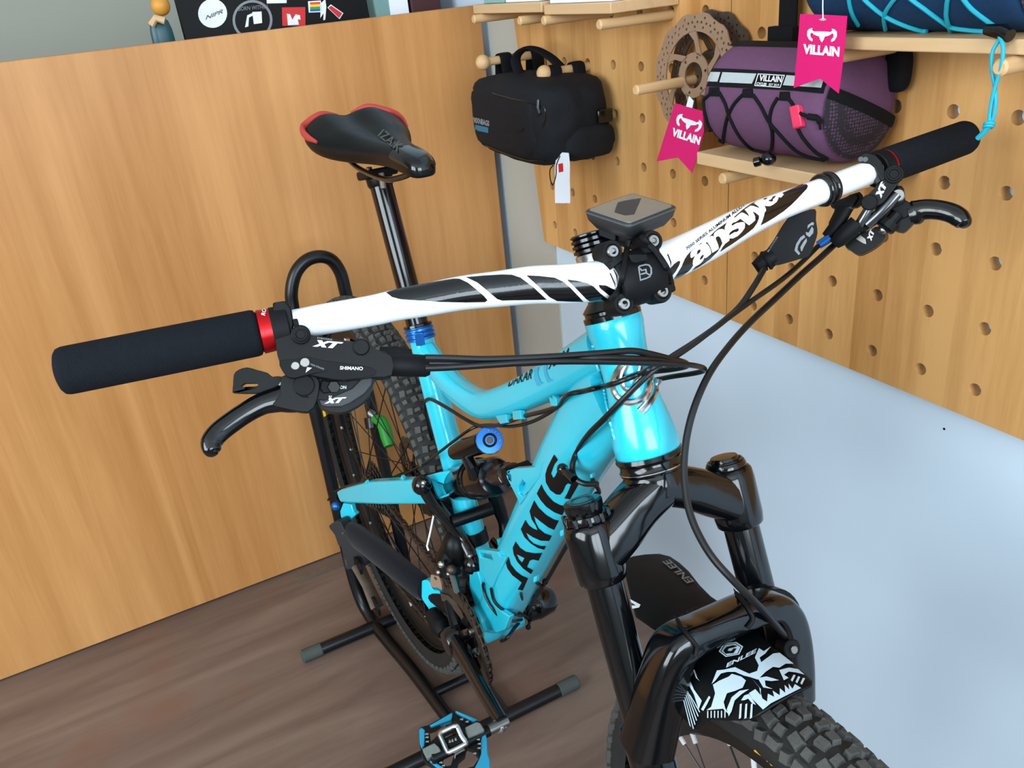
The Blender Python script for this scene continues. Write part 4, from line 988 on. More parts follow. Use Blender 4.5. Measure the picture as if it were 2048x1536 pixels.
def lett(nm, tr, bv, par, mat='print_white', off=.0004, cell=4):
    # each stroke of the mark its own small print
    return decal(nm, tr, bv, MAT[mat], par, off, cell)
lett('lettering', xt(ZL([(1395, 545)])[0], (56, 5), (6, -13)), BP_, BL, 'print_white', .0005)
decal('lettering', text_tris('DEORE', ZL([(1420, 505)])[0], (30, 4), (.3, -3), bold=.01), BP_, MAT['print_grey'], BL, .0005, 3)
# lever blade
bl_px = ZL([(1360, 770), (1290, 800), (1215, 818), (1140, 838), (1060, 880), (985, 930), (915, 985), (878, 1035), (882, 1080), (890, 1100)])
bl_h = [-.006, -.006, -.004, -.002, 0, .002, .004, .006, .008, .009]
pts = [lev(a, b, h) for (a, b), h in zip(bl_px, bl_h)]
mk('lever_blade', MB().tube(cat(pts, 5), lerp_list([.0115, .0095, .0072, .0066, .0062, .0060, .0060, .0064, .0056, .0030], 5), 18, up=LN, rb=lerp_list([.015, .0125, .0092, .0080, .0076, .0076, .0076, .0074, .0060, .0030], 5)), MAT['gloss'], BL, sharp=60)
hub_l = ZL([(1235, 700), (1300, 690), (1390, 690), (1430, 720), (1425, 790), (1400, 860), (1360, 882), (1290, 872), (1225, 858), (1190, 840), (1230, 790)])
platep('lever_hub', BL, 'satin', smooth_poly(hub_l, 2), .004, .016, .003)
q = lev(*ZL([(1352, 745)])[0], .004); mk('hub_pin', MB().cyl(q, q+LN*.002, .0075, 20, .0006), MAT['matt'], BL)
# shifter pod
SH, shm = platep('shifter', BIKE, 'satin', smooth_poly(ZL([(1430, 700), (1500, 695), (1600, 700), (1715, 690), (1705, 740), (1690, 790), (1650, 835), (1590, 870), (1540, 885), (1480, 880), (1440, 860), (1415, 820), (1420, 760)]), 2), -.002, .020, .003)
SH['label'] = 'black gear shifter under the left-of-picture brake lever'
pc, pcm = platep('shifter_cover', SH, 'dgrey', ZL([(1420, 815), (1460, 818), (1560, 775), (1600, 755), (1660, 692), (1708, 692), (1700, 740), (1660, 790), (1600, 830), (1540, 855), (1470, 855), (1440, 850)]), .0, .004, .001)
platep('shifter_window', SH, 'darkteal', ZL([(1690, 710), (1712, 695), (1706, 760), (1670, 815), (1630, 845), (1690, 770)]), -.004, .010, .001)
lett('lettering', xt(ZL([(1455, 838)])[0], (40, -2), (5, -11)), pcm.bvh(), SH)
decal('lettering', text_tris('SL', ZL([(1478, 808)])[0], (9, 0), (0, -4), bold=.02), shm.bvh(), MAT['print_white'], SH, .0004, 3)
decal('lettering', text_tris('ON', ZL([(1536, 762)])[0], (12.5, 0), (0, -6), bold=.03), shm.bvh(), MAT['print_white'], SH, .0004, 3)
platep('mount_bracket', SH, 'matt', ZL([(1440, 715), (1530, 730), (1530, 770), (1450, 785), (1430, 760)]), .002, .008, .001)
q = lev(*ZL([(1505, 752)])[0], .0035); mk('bracket_screw', MB().cyl(q-LN*.004, q, .0048, 6, .0006), MAT['gloss'], SH)
pdl = ZL([(1240, 700), (1190, 700), (1165, 680), (1110, 665), (1060, 652), (1015, 665), (992, 690), (988, 740), (985, 775), (1000, 783), (1100, 785), (1200, 778), (1250, 770)])
platep('shift_paddle', SH, 'satin', smooth_poly(pdl, 2), -.004, .007, .0015, [ZL([(1030, 745), (1050, 733), (1110, 732), (1118, 745), (1100, 750), (1035, 752)])])
q = lev(*ZL([(1250, 745)])[0], -.003); mk('paddle_pin', MB().cyl(q-LN*.008, q+LN*.001, .004, 14, .0006), MAT['steel'], SH)
# red reach adjuster sliver behind the ring and barrel
mk('barrel_adjuster', MB().tube([lev(*ZL([(1740, 585)])[0], -.004), lev(*ZL([(1820, 582)])[0], -.004), lev(*ZL([(1900, 590)])[0], -.004)], [.0055, .0058, .0045], 14), MAT['matt'], SH)

# ---------------------------------------------------------------- left hand brake lever and shifter (right in the picture)
LN = (-ray(1750, 430)*.88+U*.12).normalized()
LO = bp(1755, 345)+LN*.000
dBR = along((1720, 352), (1790, 325))
BR, brm = platep('brake_lever', BIKE, 'satin', smooth_poly(ZR([(1210, 545), (1225, 505), (1260, 490), (1295, 510), (1305, 560), (1280, 620), (1220, 700), (1170, 760), (1110, 790), (1050, 790), (1010, 760), (1020, 730), (1080, 660), (1150, 590)]), 2), .016, .020, .003)
BR['label'] = 'black brake lever with chrome cylinder in front of the pegboard'
clampband(bp(1758, 337), dBR, .0165, .0130, 'clamp', BR)
cl_, clm_ = platep('clamp_band', BR, 'satin', ZR([(960, 400), (1000, 360), (1060, 350), (1110, 365), (1160, 420), (1180, 480), (1205, 540), (1160, 590), (1100, 470), (1060, 440), (1030, 440), (990, 435)]), .0165, .010, .001)
for a, b in ((990, 403), (1027, 405)):
    q = lev(*ZR([(a, b)])[0], .0165); mk('band_screw', MB().cyl(q-LN*.001, q+LN*.0006, .0024, 14, .0003), MAT['grey'], BR)
platep('clamp_arm', BR, 'dgrey', ZR([(1100, 430), (1140, 440), (1180, 520), (1190, 560), (1120, 610), (1085, 560), (1095, 500)]), .012, .010, .001)
q = lev(*ZR([(1262, 530)])[0], .014); mk('pivot_bolt', MB().cyl(q, q+LN*.0035, .0085, 20, .001).ring(q+LN*.0035, LN, .0050, .0013, 20, 6), MAT['matt'], BR)
q = lev(*ZR([(1060, 760)])[0], .014); mk('bleed_screw', MB().cyl(q, q+LN*.0035, .0072, 20, .001), MAT['matt'], BR)
bb_ = brm.bvh()
lett('lettering', xt(ZR([(1155, 725)])[0], (14, -31), (-12, -6)), bb_, BR, 'print_white', .0005)
decal('lettering', text_tris('DEORE', ZR([(1125, 680)])[0], (15, -19), (-2, -1.5), bold=.01), bb_, MAT['print_grey'], BR, .0005, 3)
mk('master_cylinder', MB().tube([lev(*ZR([(1290, 690)])[0], .010), lev(*ZR([(1220, 770)])[0], .010), lev(*ZR([(1130, 860)])[0], .008), lev(*ZR([(1040, 940)])[0], .006)], [.0046, .0052, .0052, .0050], 20), MAT['gunmetal'], BR)
mk('reservoir_barrel', MB().tube([lev(*ZR([(1060, 800)])[0], .012), lev(*ZR([(1020, 870)])[0], .011), lev(*ZR([(970, 945)])[0], .009)], [.0042, .0046, .0042], 18), MAT['gunmetal'], BR)
mk('hose_boot', MB().tube([lev(*ZR([(960, 925)])[0], .010), lev(*ZR([(890, 990)])[0], .010), lev(*ZR([(815, 1060)])[0], .009), lev(*ZR([(775, 1100)])[0], .008)], [.0078, .0080, .0074, .0052], 20), MAT['matt'], BR)
mk('second_boot', MB().tube([lev(*ZR([(880, 800)])[0], .004), lev(*ZR([(820, 900)])[0], .004), lev(*ZR([(760, 985)])[0], .004), lev(*ZR([(700, 1040)])[0], .004)], [.0055, .0062, .0062, .0044], 18), MAT['matt'], BR)
mk('blue_ferrule', MB().tube([lev(*ZR([(738, 1045)])[0], .006), lev(*ZR([(640, 1110)])[0], .006)], [.0042, .0040], 16), MAT['blue'], BR)
blk_, blkm = platep('lever_housing', BR, 'matt', smooth_poly(ZR([(1290, 620), (1340, 640), (1355, 720), (1330, 770), (1260, 800), (1150, 900), (1050, 960), (990, 1000), (960, 960), (1060, 880), (1180, 760)]), 2), .004, .016, .002)
q = lev(*ZR([(1295, 700)])[0], .010); mk('housing_screw', MB().cyl(q-LN*.006, q+LN*.002, .006, 16, .001), MAT['steel'], BR)
platep('lever_hub', BR, 'satin', smooth_poly(ZR([(1270, 770), (1330, 765), (1400, 790), (1450, 790), (1490, 860), (1430, 920), (1380, 970), (1340, 998), (1270, 980), (1250, 940), (1280, 900), (1260, 850)]), 2), .000, .014, .003)
q = lev(*ZR([(1325, 815)])[0], .001); mk('hub_pin', MB().cyl(q-LN*.004, q+LN*.001, .0085, 20, .0008), MAT['matt'], BR)
q0 = lev(*ZR([(1290, 850)])[0], .001); q1 = lev(*ZR([(1190, 960)])[0], .002); dd = (q1-q0).normalized()
mk('reach_adjuster', MB().lathe(q0, dd, [(0, .006), ((q1-q0).length*.55, .006), ((q1-q0).length*.56, .009), ((q1-q0).length, .0095), ((q1-q0).length+.002, .008), ((q1-q0).length+.003, .004)], 12), MAT['satin'], BR, flat=True)
q = q1+dd*.003; mk('adjuster_screw', MB().ball(q, .0042, 12, 8), MAT['steel'], BR)
blr = ZR([(1380, 860), (1440, 840), (1500, 818), (1580, 815), (1660, 825), (1740, 848), (1800, 885), (1835, 930), (1842, 955)])
pts = [lev(a, b, h) for (a, b), h in zip(blr, [-.004, -.004, -.003, -.001, 0, .002, .004, .005, .006])]
mk('lever_blade', MB().tube(cat(pts, 5), lerp_list([.0070, .0080, .0078, .0074, .0072, .0072, .0074, .0066, .0035], 5), 18, up=LN, rb=lerp_list([.0095, .0115, .0095, .0090, .0088, .0088, .0086, .0070, .0035], 5)), MAT['gloss'], BR, sharp=60)
for k in range(7):
    pass
SR, srm = platep('shifter', BIKE, 'satin', smooth_poly(ZR([(930, 1010), (1000, 1010), (1100, 960), (1170, 960), (1188, 1020), (1180, 1060), (1110, 1120), (1030, 1165), (965, 1182), (900, 1140), (860, 1110)]), 2), -.008, .022, .003)
SR['label'] = 'black gear shifter with silver flash in front of the pegboard'
platep('silver_flash', SR, 'steel', ZR([(945, 1055), (985, 1020), (1030, 1055), (1035, 1100), (1010, 1095)]), -.0068, .002, .0004)
lett('lettering', xt(ZR([(1075, 1075)])[0], (8, -22), (-9, -4)), srm.bvh(), SR)
decal('lettering', text_tris('III', ZR([(1050, 1005)])[0], (11, -8), (2.5, -4), bold=.02), srm.bvh(), MAT['print_grey'], SR, .0004, 3)
platep('shifter_bracket', SR, 'satin', ZR([(780, 770), (900, 690), (960, 680), (980, 720), (940, 780), (880, 860), (840, 900), (790, 940), (740, 960), (720, 930), (770, 830)]), -.002, .016, .002)
platep('bracket_lever', SR, 'grey', ZR([(870, 800), (915, 785), (920, 810), (850, 900), (830, 935), (800, 930)]), .001, .004, .0008)
platep('under_clamp', SR, 'matt', smooth_poly(ZR([(740, 770), (850, 720), (980, 670), (1010, 740), (960, 790), (840, 800), (770, 800)]), 2), -.004, .012, .002)
# lockout remote lever (flat black pod hanging below the bar)
RO = bp(1600, 398)
rn = (-ray(1585, 480)*.85+L2*.05).normalized()
mb = MB(); rp = [on(a, b, RO-U*.030, rn) for a, b in smooth_poly([(1576, 436), (1600, 426), (1630, 418), (1632, 440), (1635, 466), (1628, 490), (1618, 512), (1600, 518), (1566, 528), (1550, 530), (1532, 520), (1530, 506), (1548, 480)], 3)]
mb.prism(rp, rn, .014)
RM = mk('remote_lever', mb, MAT['matt'], BIKE, bevel=.003, bseg=3); RM['label'] = 'flat black remote lever with grey emblem hanging below the white bar'
rv = mb.bvh()
E_ = lambda l: ZE(l)
for l in ([(1620, 850), (1640, 770), (1690, 690), (1735, 660), (1750, 690), (1700, 730), (1665, 790), (1655, 840), (1690, 885), (1670, 905)], [(1700, 860), (1690, 810), (1730, 740), (1765, 700), (1770, 740), (1725, 820), (1715, 850)],
          [(1780, 545), (1830, 508), (1855, 515), (1850, 545), (1820, 545), (1775, 590)], [(1755, 625), (1790, 635), (1830, 560), (1850, 590), (1845, 640), (1800, 690), (1760, 660)]):
    decal('emblem', tri_polys([E_(l)]), rv, MAT['print_grey'], RM, .0004, 5)
decal('lettering', text_tris('BLOCKER', E_([(1305, 870)])[0], (20, -31), (-2, -1.5), bold=.01), rv, MAT['print_grey'], RM, .0004, 3)
q1 = on(1548, 512, RO-U*.030, rn); q2 = on(1519, 530, RO-U*.030, rn)
mk('remote_barrel', MB().tube([q1-rn*.006, (q1+q2)/2-rn*.005, q2-rn*.005, on(1528, 545, RO-U*.030, rn)-rn*.005], [.0080, .0088, .0074, .0045], 16).ring((q1+q2)/2-rn*.005, (q2-q1), .0075, .0022, 20, 6), MAT['matt'], RM)
# ---------------------------------------------------------------- fork
LEGW = .0703
def leg(h, s, f=0.0): return HB-U*h+L2*(s*LEGW)+F2*f
cr = MB()
cr.lathe(HB-U*.016, -U, [(0, .0262), (.004, .0278), (.014, .0272), (.024, .0245), (.027, .020)], 36)
for s in (-1, 1):
    arm = cat([HB-U*.026-L2*(s*.004)+F2*.001, HB-U*.040+L2*(s*.026)+F2*.001, HB-U*.055+L2*(s*.050)+F2*.001, leg(.066, s)], 8)
    cr.tube(arm, lerp_list([.0185, .0190, .0205, .0215], 8), 28, up=U, rb=lerp_list([.0265, .0235, .0218, .0208], 8), sq=.65)
    cr.lathe(leg(.0365, s), -U, [(0, .0165), (.0012, .0195), (.004, .0214), (.012, .0222), (.045, .0216), (.0525, .0205), (.054, .0190), (.054, .0162)], 36)
FORK = mk('fork', cr, MAT['gloss'], BIKE, sharp=50)
# leg top caps
c = leg(.0365, -1)
mk('top_cap', MB().lathe(c, U, [(0, .0190), (.002, .0195), (.006, .0185), (.0075, .0150)], 28).lathe(c+U*.0060, U, [(0, .0145), (.004, .0165), (.0105, .0168), (.0118, .0150), (.0120, .004)], 24), MAT['gloss'], FORK)
mb = MB()
for k in range(10):
    a = 2*PI*k/10; mb.box(c+U*.003+(L2*math.cos(a)+F2*math.sin(a))*.0192, .0035, .0035, .008, Matrix((L2, F2, U)).transposed())
mk('cap_knurl', mb, MAT['gloss'], FORK, bevel=.0006)
mk('cap_print', MB().ring(c+U*.0180, U, .0095, .0007, 28, 6), MAT['darkteal'], FORK)
c = leg(.0365, 1)
mk('top_cap', MB().lathe(c, U, [(0, .0180), (.002, .0182), (.005, .0170), (.0055, .0130), (.009, .0125), (.010, .0118), (.0102, .003)], 28).ring(c+U*.0055, U, .0150, .0014, 28, 6), MAT['gloss'], FORK)
for s in (-1, 1):
    mk('stanchion', MB().cyl(leg(.085, s), leg(.265, s), .0159, 36, .0005), MAT['gloss'], FORK)
    lo = MB(); lo.lathe(leg(.222, s), -U, [(0, .0170), (.001, .0198), (.012, .0205), (.030, .0205), (.10, .0195), (.24, .0185), (.29, .016), (.295, .006)], 32)
    mk('lower_leg', lo, MAT['gloss'], FORK)
    do = MB(); do.tube([leg(.47, s), leg(.50, s, .015), FA+L2*(s*.058)], [.014, .015, .013], 16, up=L2, rb=[.008, .007, .006]); mk('dropout', do, MAT['gloss'], FORK)
# arch in front of the legs
ARO = HB+F2*.030
def ap(a, b, f=0.0): return on(a, b, ARO+F2*f, F2)
apx = [(1294, 1495), (1312, 1420), (1328, 1352), (1344, 1304), (1364, 1281), (1402, 1262), (1450, 1240), (1500, 1218), (1538, 1211), (1562, 1230), (1575, 1268), (1580, 1325), (1580, 1390)]
ar = cat([ap(a, b, f) for (a, b), f in zip(apx, [-.018, -.006, .004, .010, .012, .012, .012, .012, .011, .008, .002, -.006, -.016])], 6)
am = MB().tube(ar, lerp_list([.0200, .0195, .0195, .0205, .0215, .0215, .0215, .0210, .0195, .0180, .0170, .0175, .0180], 6), 32, up=F2, rb=lerp_list([.0205, .0190, .0170, .0155, .0138, .0120, .0115, .0115, .0125, .0145, .0160, .0175, .0185], 6), sq=.5)
ARCH = mk('arch', am, MAT['gloss'], FORK, sharp=50)
ears = MB(); plate(ears, smooth_poly([(1512, 1190), (1560, 1178), (1590, 1195), (1608, 1235), (1616, 1290), (1612, 1330), (1590, 1318), (1566, 1270), (1545, 1235), (1510, 1222)], 3), leg(.20, 1, .026), F2, .022)
mk('arch_ear', ears, MAT['satin'], FORK, bevel=.004, bseg=3)
hc = surf(am.bvh(), [(1581, 1294)], .002)[0]
mk('hose_clip', MB().cyl(hc+F2*.002, hc-F2*.012, .0085, 18, .001).ring(hc+F2*.001, F2, .0055, .0012, 18, 6), MAT['matt'], FORK)
mk('clip_bolt', MB().cyl(hc, hc+F2*.0045, .0036, 12, .0006), MAT['steel'], FORK)

# ---------------------------------------------------------------- front wheel
WF = V((L2.y, -L2.x, 0)).normalized(); WU = V((0, 0, 1)); WA = WF.cross(WU); WA = V((L2.x, L2.y, 0)).normalized()
def wheel(name, c, f, up, axle, nspoke, hubw, label=None, cassette=False, rough=1.0, lo=0.0, knobs=72, rw=RW, tw=.0275):
    tr = MB(); Rm = rw-.0295; N = 96; S = 16
    vs, fs = [], []
    def W(r, an, y): return c+f*(r*math.cos(an))+up*(r*math.sin(an))+axle*y
    prof = []                                  # tyre carcass section (r, y)
    for k in range(S+1):
        a = -2.25+4.5*k/S; prof.append((Rm+.0255*math.cos(a), tw*math.sin(a)))
    for i in range(N):
        for r, y in prof: vs.append(W(r, 2*PI*i/N, y))
    m = len(prof)
    for i in range(N):
        for k in range(m-1): fs.append((i*m+k, i*m+k+1, ((i+1) % N)*m+k+1, ((i+1) % N)*m+k))
    tr.add(vs, fs)
    e = bpy.data.objects.new(name, None); COL.objects.link(e); e.parent = BIKE; e.location = c-origin_of(BIKE)
    if label: e['label'] = label
    mk('tyre', tr, MAT['sidewall'], e, sharp=80)
    kb = MB(); rnd = random.Random(3)
    def knob(an, phi, wl, ww, h, sk=0.0):
        ca, sa = math.cos(an), math.sin(an)
        t = (f*(-sa)+up*ca); rad = f*ca+up*sa
        n = rad*math.cos(phi)+axle*math.sin(phi); b = axle*math.cos(phi)-rad*math.sin(phi)
        p = W(Rm+.0250*math.cos(phi), an, (tw-.0005)*math.sin(phi))
        t2 = (t+b*sk).normalized(); b2 = n.cross(t2)
        v = []
        for hh, k in ((-.002, 1.08), (h, .86)):
            for sx, sy in ((1, 1), (-1, 1), (-1, -1), (1, -1)): v.append(p+n*hh+t2*(sx*wl/2*k)+b2*(sy*ww/2*k))
        kb.add(v, [(0, 1, 2, 3), (4, 7, 6, 5), (0, 4, 5, 1), (1, 5, 6, 2), (2, 6, 7, 3), (3, 7, 4, 0)])
    for k in range(knobs):
        an = 2*PI*k/knobs; d = PI/knobs
        for s in (-1, 1):
            knob(an, s*.17, .0105, .0078, .0048, s*.15)
            knob(an+d*.9, s*.24, .0060, .0100, .0046, 0)
            knob(an+d, s*.58, .0115, .0100, .0046, -s*.25)
            knob(an+d*.1, s*.64, .0075, .0085, .0040, 0)
            knob(an, s*1.04, .0125, .0085, .0050, 0)
            knob(an+d, s*1.12, .0090, .0095, .0046, s*.2)
    o = mk('tread_knob', kb, MAT['rubber'], e, flat=True); o['kind'] = 'stuff'
    rm = MB(); o_ = rw-RW; rp = [(.299, -.0155), (.303, -.0160), (.303, -.0125), (.296, -.0115), (.280, -.0100), (.2745, -.0045), (.2745, .0045), (.280, .0100), (.296, .0115), (.303, .0125), (.303, .0160), (.299, .0155)]
    vs, fs = [], []
    for i in range(N):
        for r, y in rp: vs.append(W(r+o_, 2*PI*i/N, y))
    m = len(rp)
    for i in range(N):
        for k in range(m): fs.append((i*m+k, i*m+(k+1) % m, ((i+1) % N)*m+(k+1) % m, ((i+1) % N)*m+k))
    rm.add(vs, fs); mk('rim', rm, MAT['rim'], e, sharp=40)
    hb = MB(); hb.lathe(c-axle*hubw, axle, [(0, .010), (.006, .012), (.012, .020), (.018, .027), (.021, .027), (.025, .017), (hubw, .014), (2*hubw-.025, .017), (2*hubw-.021, .027), (2*hubw-.018, .027), (2*hubw-.012, .020), (2*hubw-.006, .012), (2*hubw, .010)], 28)
    mk('hub', hb, MAT['gloss'], e)
    for k in range(nspoke):
        s = 1 if k % 2 else -1; an = 2*PI*k/nspoke; off = (1 if (k//2) % 2 else -1)*1.25
        a = W(.024, an+off, s*(hubw-.020)); b = W(.276+o_, an, s*.004)
        mk('spoke', MB().cyl(a, b, .0011, 6), MAT['rim'], e)
        d = (a-b).normalized(); mk('nipple', MB().cyl(b, b+d*.010, .0024, 8, .0004), MAT['silver'], e)
    W.mb = tr
    return e, W
FW_, Wf = wheel('front_wheel', FA, WF, WU, WA, 32, .050, 'front wheel with knobbly tyre half hidden by the mudguard', lo=1)
# yellow mark on the sidewall
tyv = Wf.mb.bvh()
for l in ([(372, 1345), (388, 1340), (425, 1382), (418, 1398), (400, 1385)], [(440, 1415), (458, 1408), (500, 1445), (520, 1480), (490, 1470)]):
    decal('yellow_mark', tri_polys([[(1140+(a+800)/3.2, 1080+b/3.2) for a, b in l]]), tyv, MAT['yellow'], FW_, .0004, 5)
# front disc rotor on the far side
rr = rotor_mb(FA+WA*.042, .085, WA, .0018, .1); mk('disc_rotor', rr, MAT['dirty'], FW_, flat=True)

# ---------------------------------------------------------------- mudguard: one bent sheet under the arch
def gs(an, phi, R, rho):
    cpt = FA+WF*((R-rho)*math.cos(an))+WU*((R-rho)*math.sin(an)); rad = WF*math.cos(an)+WU*math.sin(an)
    return cpt+rad*(rho*math.cos(phi))+WA*(rho*math.sin(phi))
GP = [(70, .374, .050), (85, .376, .054), (95, .378, .058), (103, .381, .062), (110, .386, .068), (117, .396, .080), (124, .412, .10), (131, .434, .13), (138, .462, .16), (146, .50, .19)]
secs = []
GC = cat([V(g) for g in GP], 5)
for g in GC:
    w = .062 if g[0] < 108 else .062
    m = min(1.50, (.085 if g[0] < 112 else .075)/g[2]); secs.append([gs(math.radians(g[0]), m*(-1+2*k/28), g[1], g[2]) for k in range(29)])
gm = MB().loft(secs, cap=False, closed=False); GV = gm.bvh()
def sheet(name, polys, mat, parent, t=.0016, cell=7):
    mb = _print_mesh(tri_polys(polys), GV, 0, cell); o = mk(name, mb, mat, parent, sharp=60)
    md = o.modifiers.new('t', 'SOLIDIFY'); md.thickness = t; md.offset = -1 if True else 0
    return o, mb
front = ZM([(640, 520), (760, 440), (960, 398), (1130, 370), (1180, 480), (1170, 560), (1230, 620), (1300, 690), (1370, 740), (1430, 790), (1500, 850), (1552, 905), (1548, 930), (1480, 960), (1400, 1000), (1300, 1060), (1210, 1120), (1120, 1152), (1000, 1155), (900, 1150), (860, 1165), (830, 1195), (800, 1260), (780, 1340), (740, 1459), (690, 1459), (680, 1300), (680, 900), (700, 800), (720, 700)])
rear = ZM([(340, 130), (400, 105), (480, 92), (570, 88), (640, 105), (700, 145), (760, 200), (830, 290), (900, 360), (962, 402), (1000, 480), (760, 560), (600, 610), (520, 560), (420, 490), (395, 400), (360, 250)])
MG, mgm = sheet('mudguard', [rear], MAT['matt'], BIKE); MG['label'] = 'black front mudguard sheet tied under the fork arch with a mountain print'
MG2, mg2 = sheet('front_flap', [(front, [disc(*ZM([(805, 745)])[0], 7.5, 6), disc(*ZM([(1125, 578)])[0], 8, 4.5)])], MAT['satin'], MG)
fv = GV
def gprint(l, mat='lowerprint', h=None, nm='mountain_print', off=.0012): decal(nm, tri_polys([(ZM(l), [ZM(q) for q in h])] if h else [ZM(l)]), fv, MAT[mat], MG, off, 6)
gprint([(920, 930), (960, 905), (1020, 880), (1040, 862), (1100, 880), (1130, 905), (1110, 950), (1060, 970), (1010, 985), (990, 1040), (1000, 1080), (1025, 1120), (985, 1082), (880, 1090), (910, 1070), (935, 985)])
gprint([(912, 925), (945, 840), (990, 835), (1060, 820), (1090, 835), (1150, 862), (1200, 845), (1210, 810), (1185, 760), (1210, 700), (1240, 720), (1285, 690), (1250, 735), (1215, 760), (1225, 790), (1300, 735), (1340, 730), (1430, 800), (1380, 800), (1340, 825), (1300, 820), (1255, 850), (1225, 880), (1205, 900), (1160, 885), (1120, 875), (1060, 850), (1010, 850), (970, 860), (935, 905)])
gprint([(1205, 890), (1260, 880), (1310, 895), (1340, 905), (1290, 910), (1250, 905), (1255, 940), (1300, 960), (1240, 950)])
gprint([(1160, 885), (1225, 960), (1225, 1000), (1190, 960), (1150, 985), (1170, 1020), (1210, 1060), (1240, 1090), (1290, 1050), (1480, 955), (1440, 930), (1425, 960), (1400, 925), (1405, 965), (1375, 935), (1380, 985), (1345, 955), (1345, 1000), (1300, 970), (1310, 1010), (1270, 990), (1265, 1040), (1235, 1020), (1215, 950)])
gprint([(1010, 1085), (1040, 1010), (1090, 970), (1150, 960), (1105, 990), (1060, 1030), (1040, 1100), (1022, 1130)])
gprint([(1100, 1030), (1120, 1000), (1150, 990), (1195, 1060), (1170, 1050), (1145, 1020), (1120, 1030)])
for x0 in (1085, 1120, 1155): gprint([(x0+8, 1055), (x0+20, 1050), (x0+16, 1140), (x0+2, 1148)])
gprint([(1340, 840), (1400, 825), (1460, 835), (1500, 870), (1440, 855), (1400, 850), (1370, 870), (1400, 890), (1370, 905)])
for x0, y0 in ((1430, 870), (1460, 880), (1490, 890)): gprint([(x0, y0), (x0+14, y0+4), (x0-6, y0+45), (x0-16, y0+35)])
gprint([(728, 800), (738, 795), (760, 870), (800, 960), (850, 1030), (830, 1085), (800, 990), (760, 920)])
gprint([(790, 830), (803, 835), (822, 890), (835, 905), (812, 885)])
gprint([(845, 1085), (895, 1000), (905, 1010), (880, 1060), (860, 1095)])
for k in range(6):
    x0 = 690+k*16; gprint([(x0, 860+k*26), (x0+4, 860+k*26), (x0+100-k*6, 1230-k*26), (x0+95-k*6, 1235-k*26)], off=.0012, nm='line_print')
for k in range(6): gprint([(885+k*22, 1095), (892+k*22, 1095), (892+k*22, 1140), (885+k*22, 1138)], nm='line_print')
hexo = [(955, 720), (985, 670), (1065, 660), (1110, 690), (1085, 740), (1000, 755)]; cxh, cyh = 1033, 708
def sc(l, k): return [(cxh+(a-cxh)*k, cyh+(b-cyh)*k) for a, b in l]
gprint(sc(hexo, 1.0), h=[sc(hexo, .87)], nm='hexagon_print'); gprint(sc(hexo, .78), nm='hexagon_print')
gprint([(985, 718), (1005, 695), (1045, 685), (1075, 688), (1055, 698), (1020, 705), (1010, 720), (1035, 722), (1050, 705), (1068, 705), (1050, 735), (1000, 738)], 'print_black', nm='hexagon_print', off=.0018)
decal('lettering', text_tris('ENLEE', ZM([(1003, 822)])[0], (58, -29), (2.5, -8.5), bold=.03), fv, MAT['lowerprint'], MG, .0012, 4)
decal('lettering', text_tris('ENLEE', ZM([(735, 288)])[0][:2] if False else ZM([(795, 272)])[0], (-50, -44), (-14, 4.0), bold=.02), fv, MAT['print_grey'], MG, .0012, 4)
gprint([(388, 385), (455, 420), (445, 438), (402, 446), (398, 425), (425, 425), (394, 405)], 'print_white', nm='white_mark')
# zip ties over the arch
for l, hd in (([(690, 520), (720, 570), (760, 620), (800, 670), (806, 700), (800, 735)], (682, 510)), ([(1065, 350), (1110, 400), (1150, 460), (1165, 495), (1160, 520), (1130, 560)], (1060, 340))):
    tgt = MB().add(am.v, am.f).add(gm.v, gm.f).bvh()
    mk('zip_tie', MB().tube(cat(surf(tgt, dens(ZM(l), 3), .0014), 2), .0018, 8), MAT['matt'], MG)
    hp = surf(tgt, [ZM([(hd[0]+12, hd[1]+26)])[0]], .004)[0]; h2 = dp(*ZM([hd])[0], (hp-CAM_POS).dot(FW))
    mk('tie_head', MB().tube([hp, (hp+h2)/2, h2], [.0036, .0044, .0036], 8), MAT['matt'], MG)
# ---------------------------------------------------------------- seat post, collar, saddle
PT_ = COLT+SD*.209
POST = mk('seatpost', MB().cyl(COLT-SD*.03, PT_-SD*.004, .0157, 32, .001), MAT['gloss'], BIKE)
co = MB()
for k in range(3): co.lathe(COLT-SD*(.0170-k*.0062), SD, [(0, .0188), (.0008, .0212), (.0036, .0212), (.0048, .0190), (.0062, .0188)], 36)
COLLAR = mk('seat_collar', co, MAT['blue'], BIKE)
mk('collar_lip', MB().lathe(COLT+SD*.0012, SD, [(0, .0192), (.001, .0205), (.0042, .0200), (.0052, .0160)], 36), MAT['gloss'], COLLAR)
mb = MB(); mb.box(COLT-SD*.0075+V((.0195, -.0085, 0)), .006, .012, .019, Matrix((V((.9, -.43, 0)), V((.43, .9, 0)), V((0, 0, 1)))).transposed()); mk('collar_bolt_block', mb, MAT['blue'], COLLAR, bevel=.001)
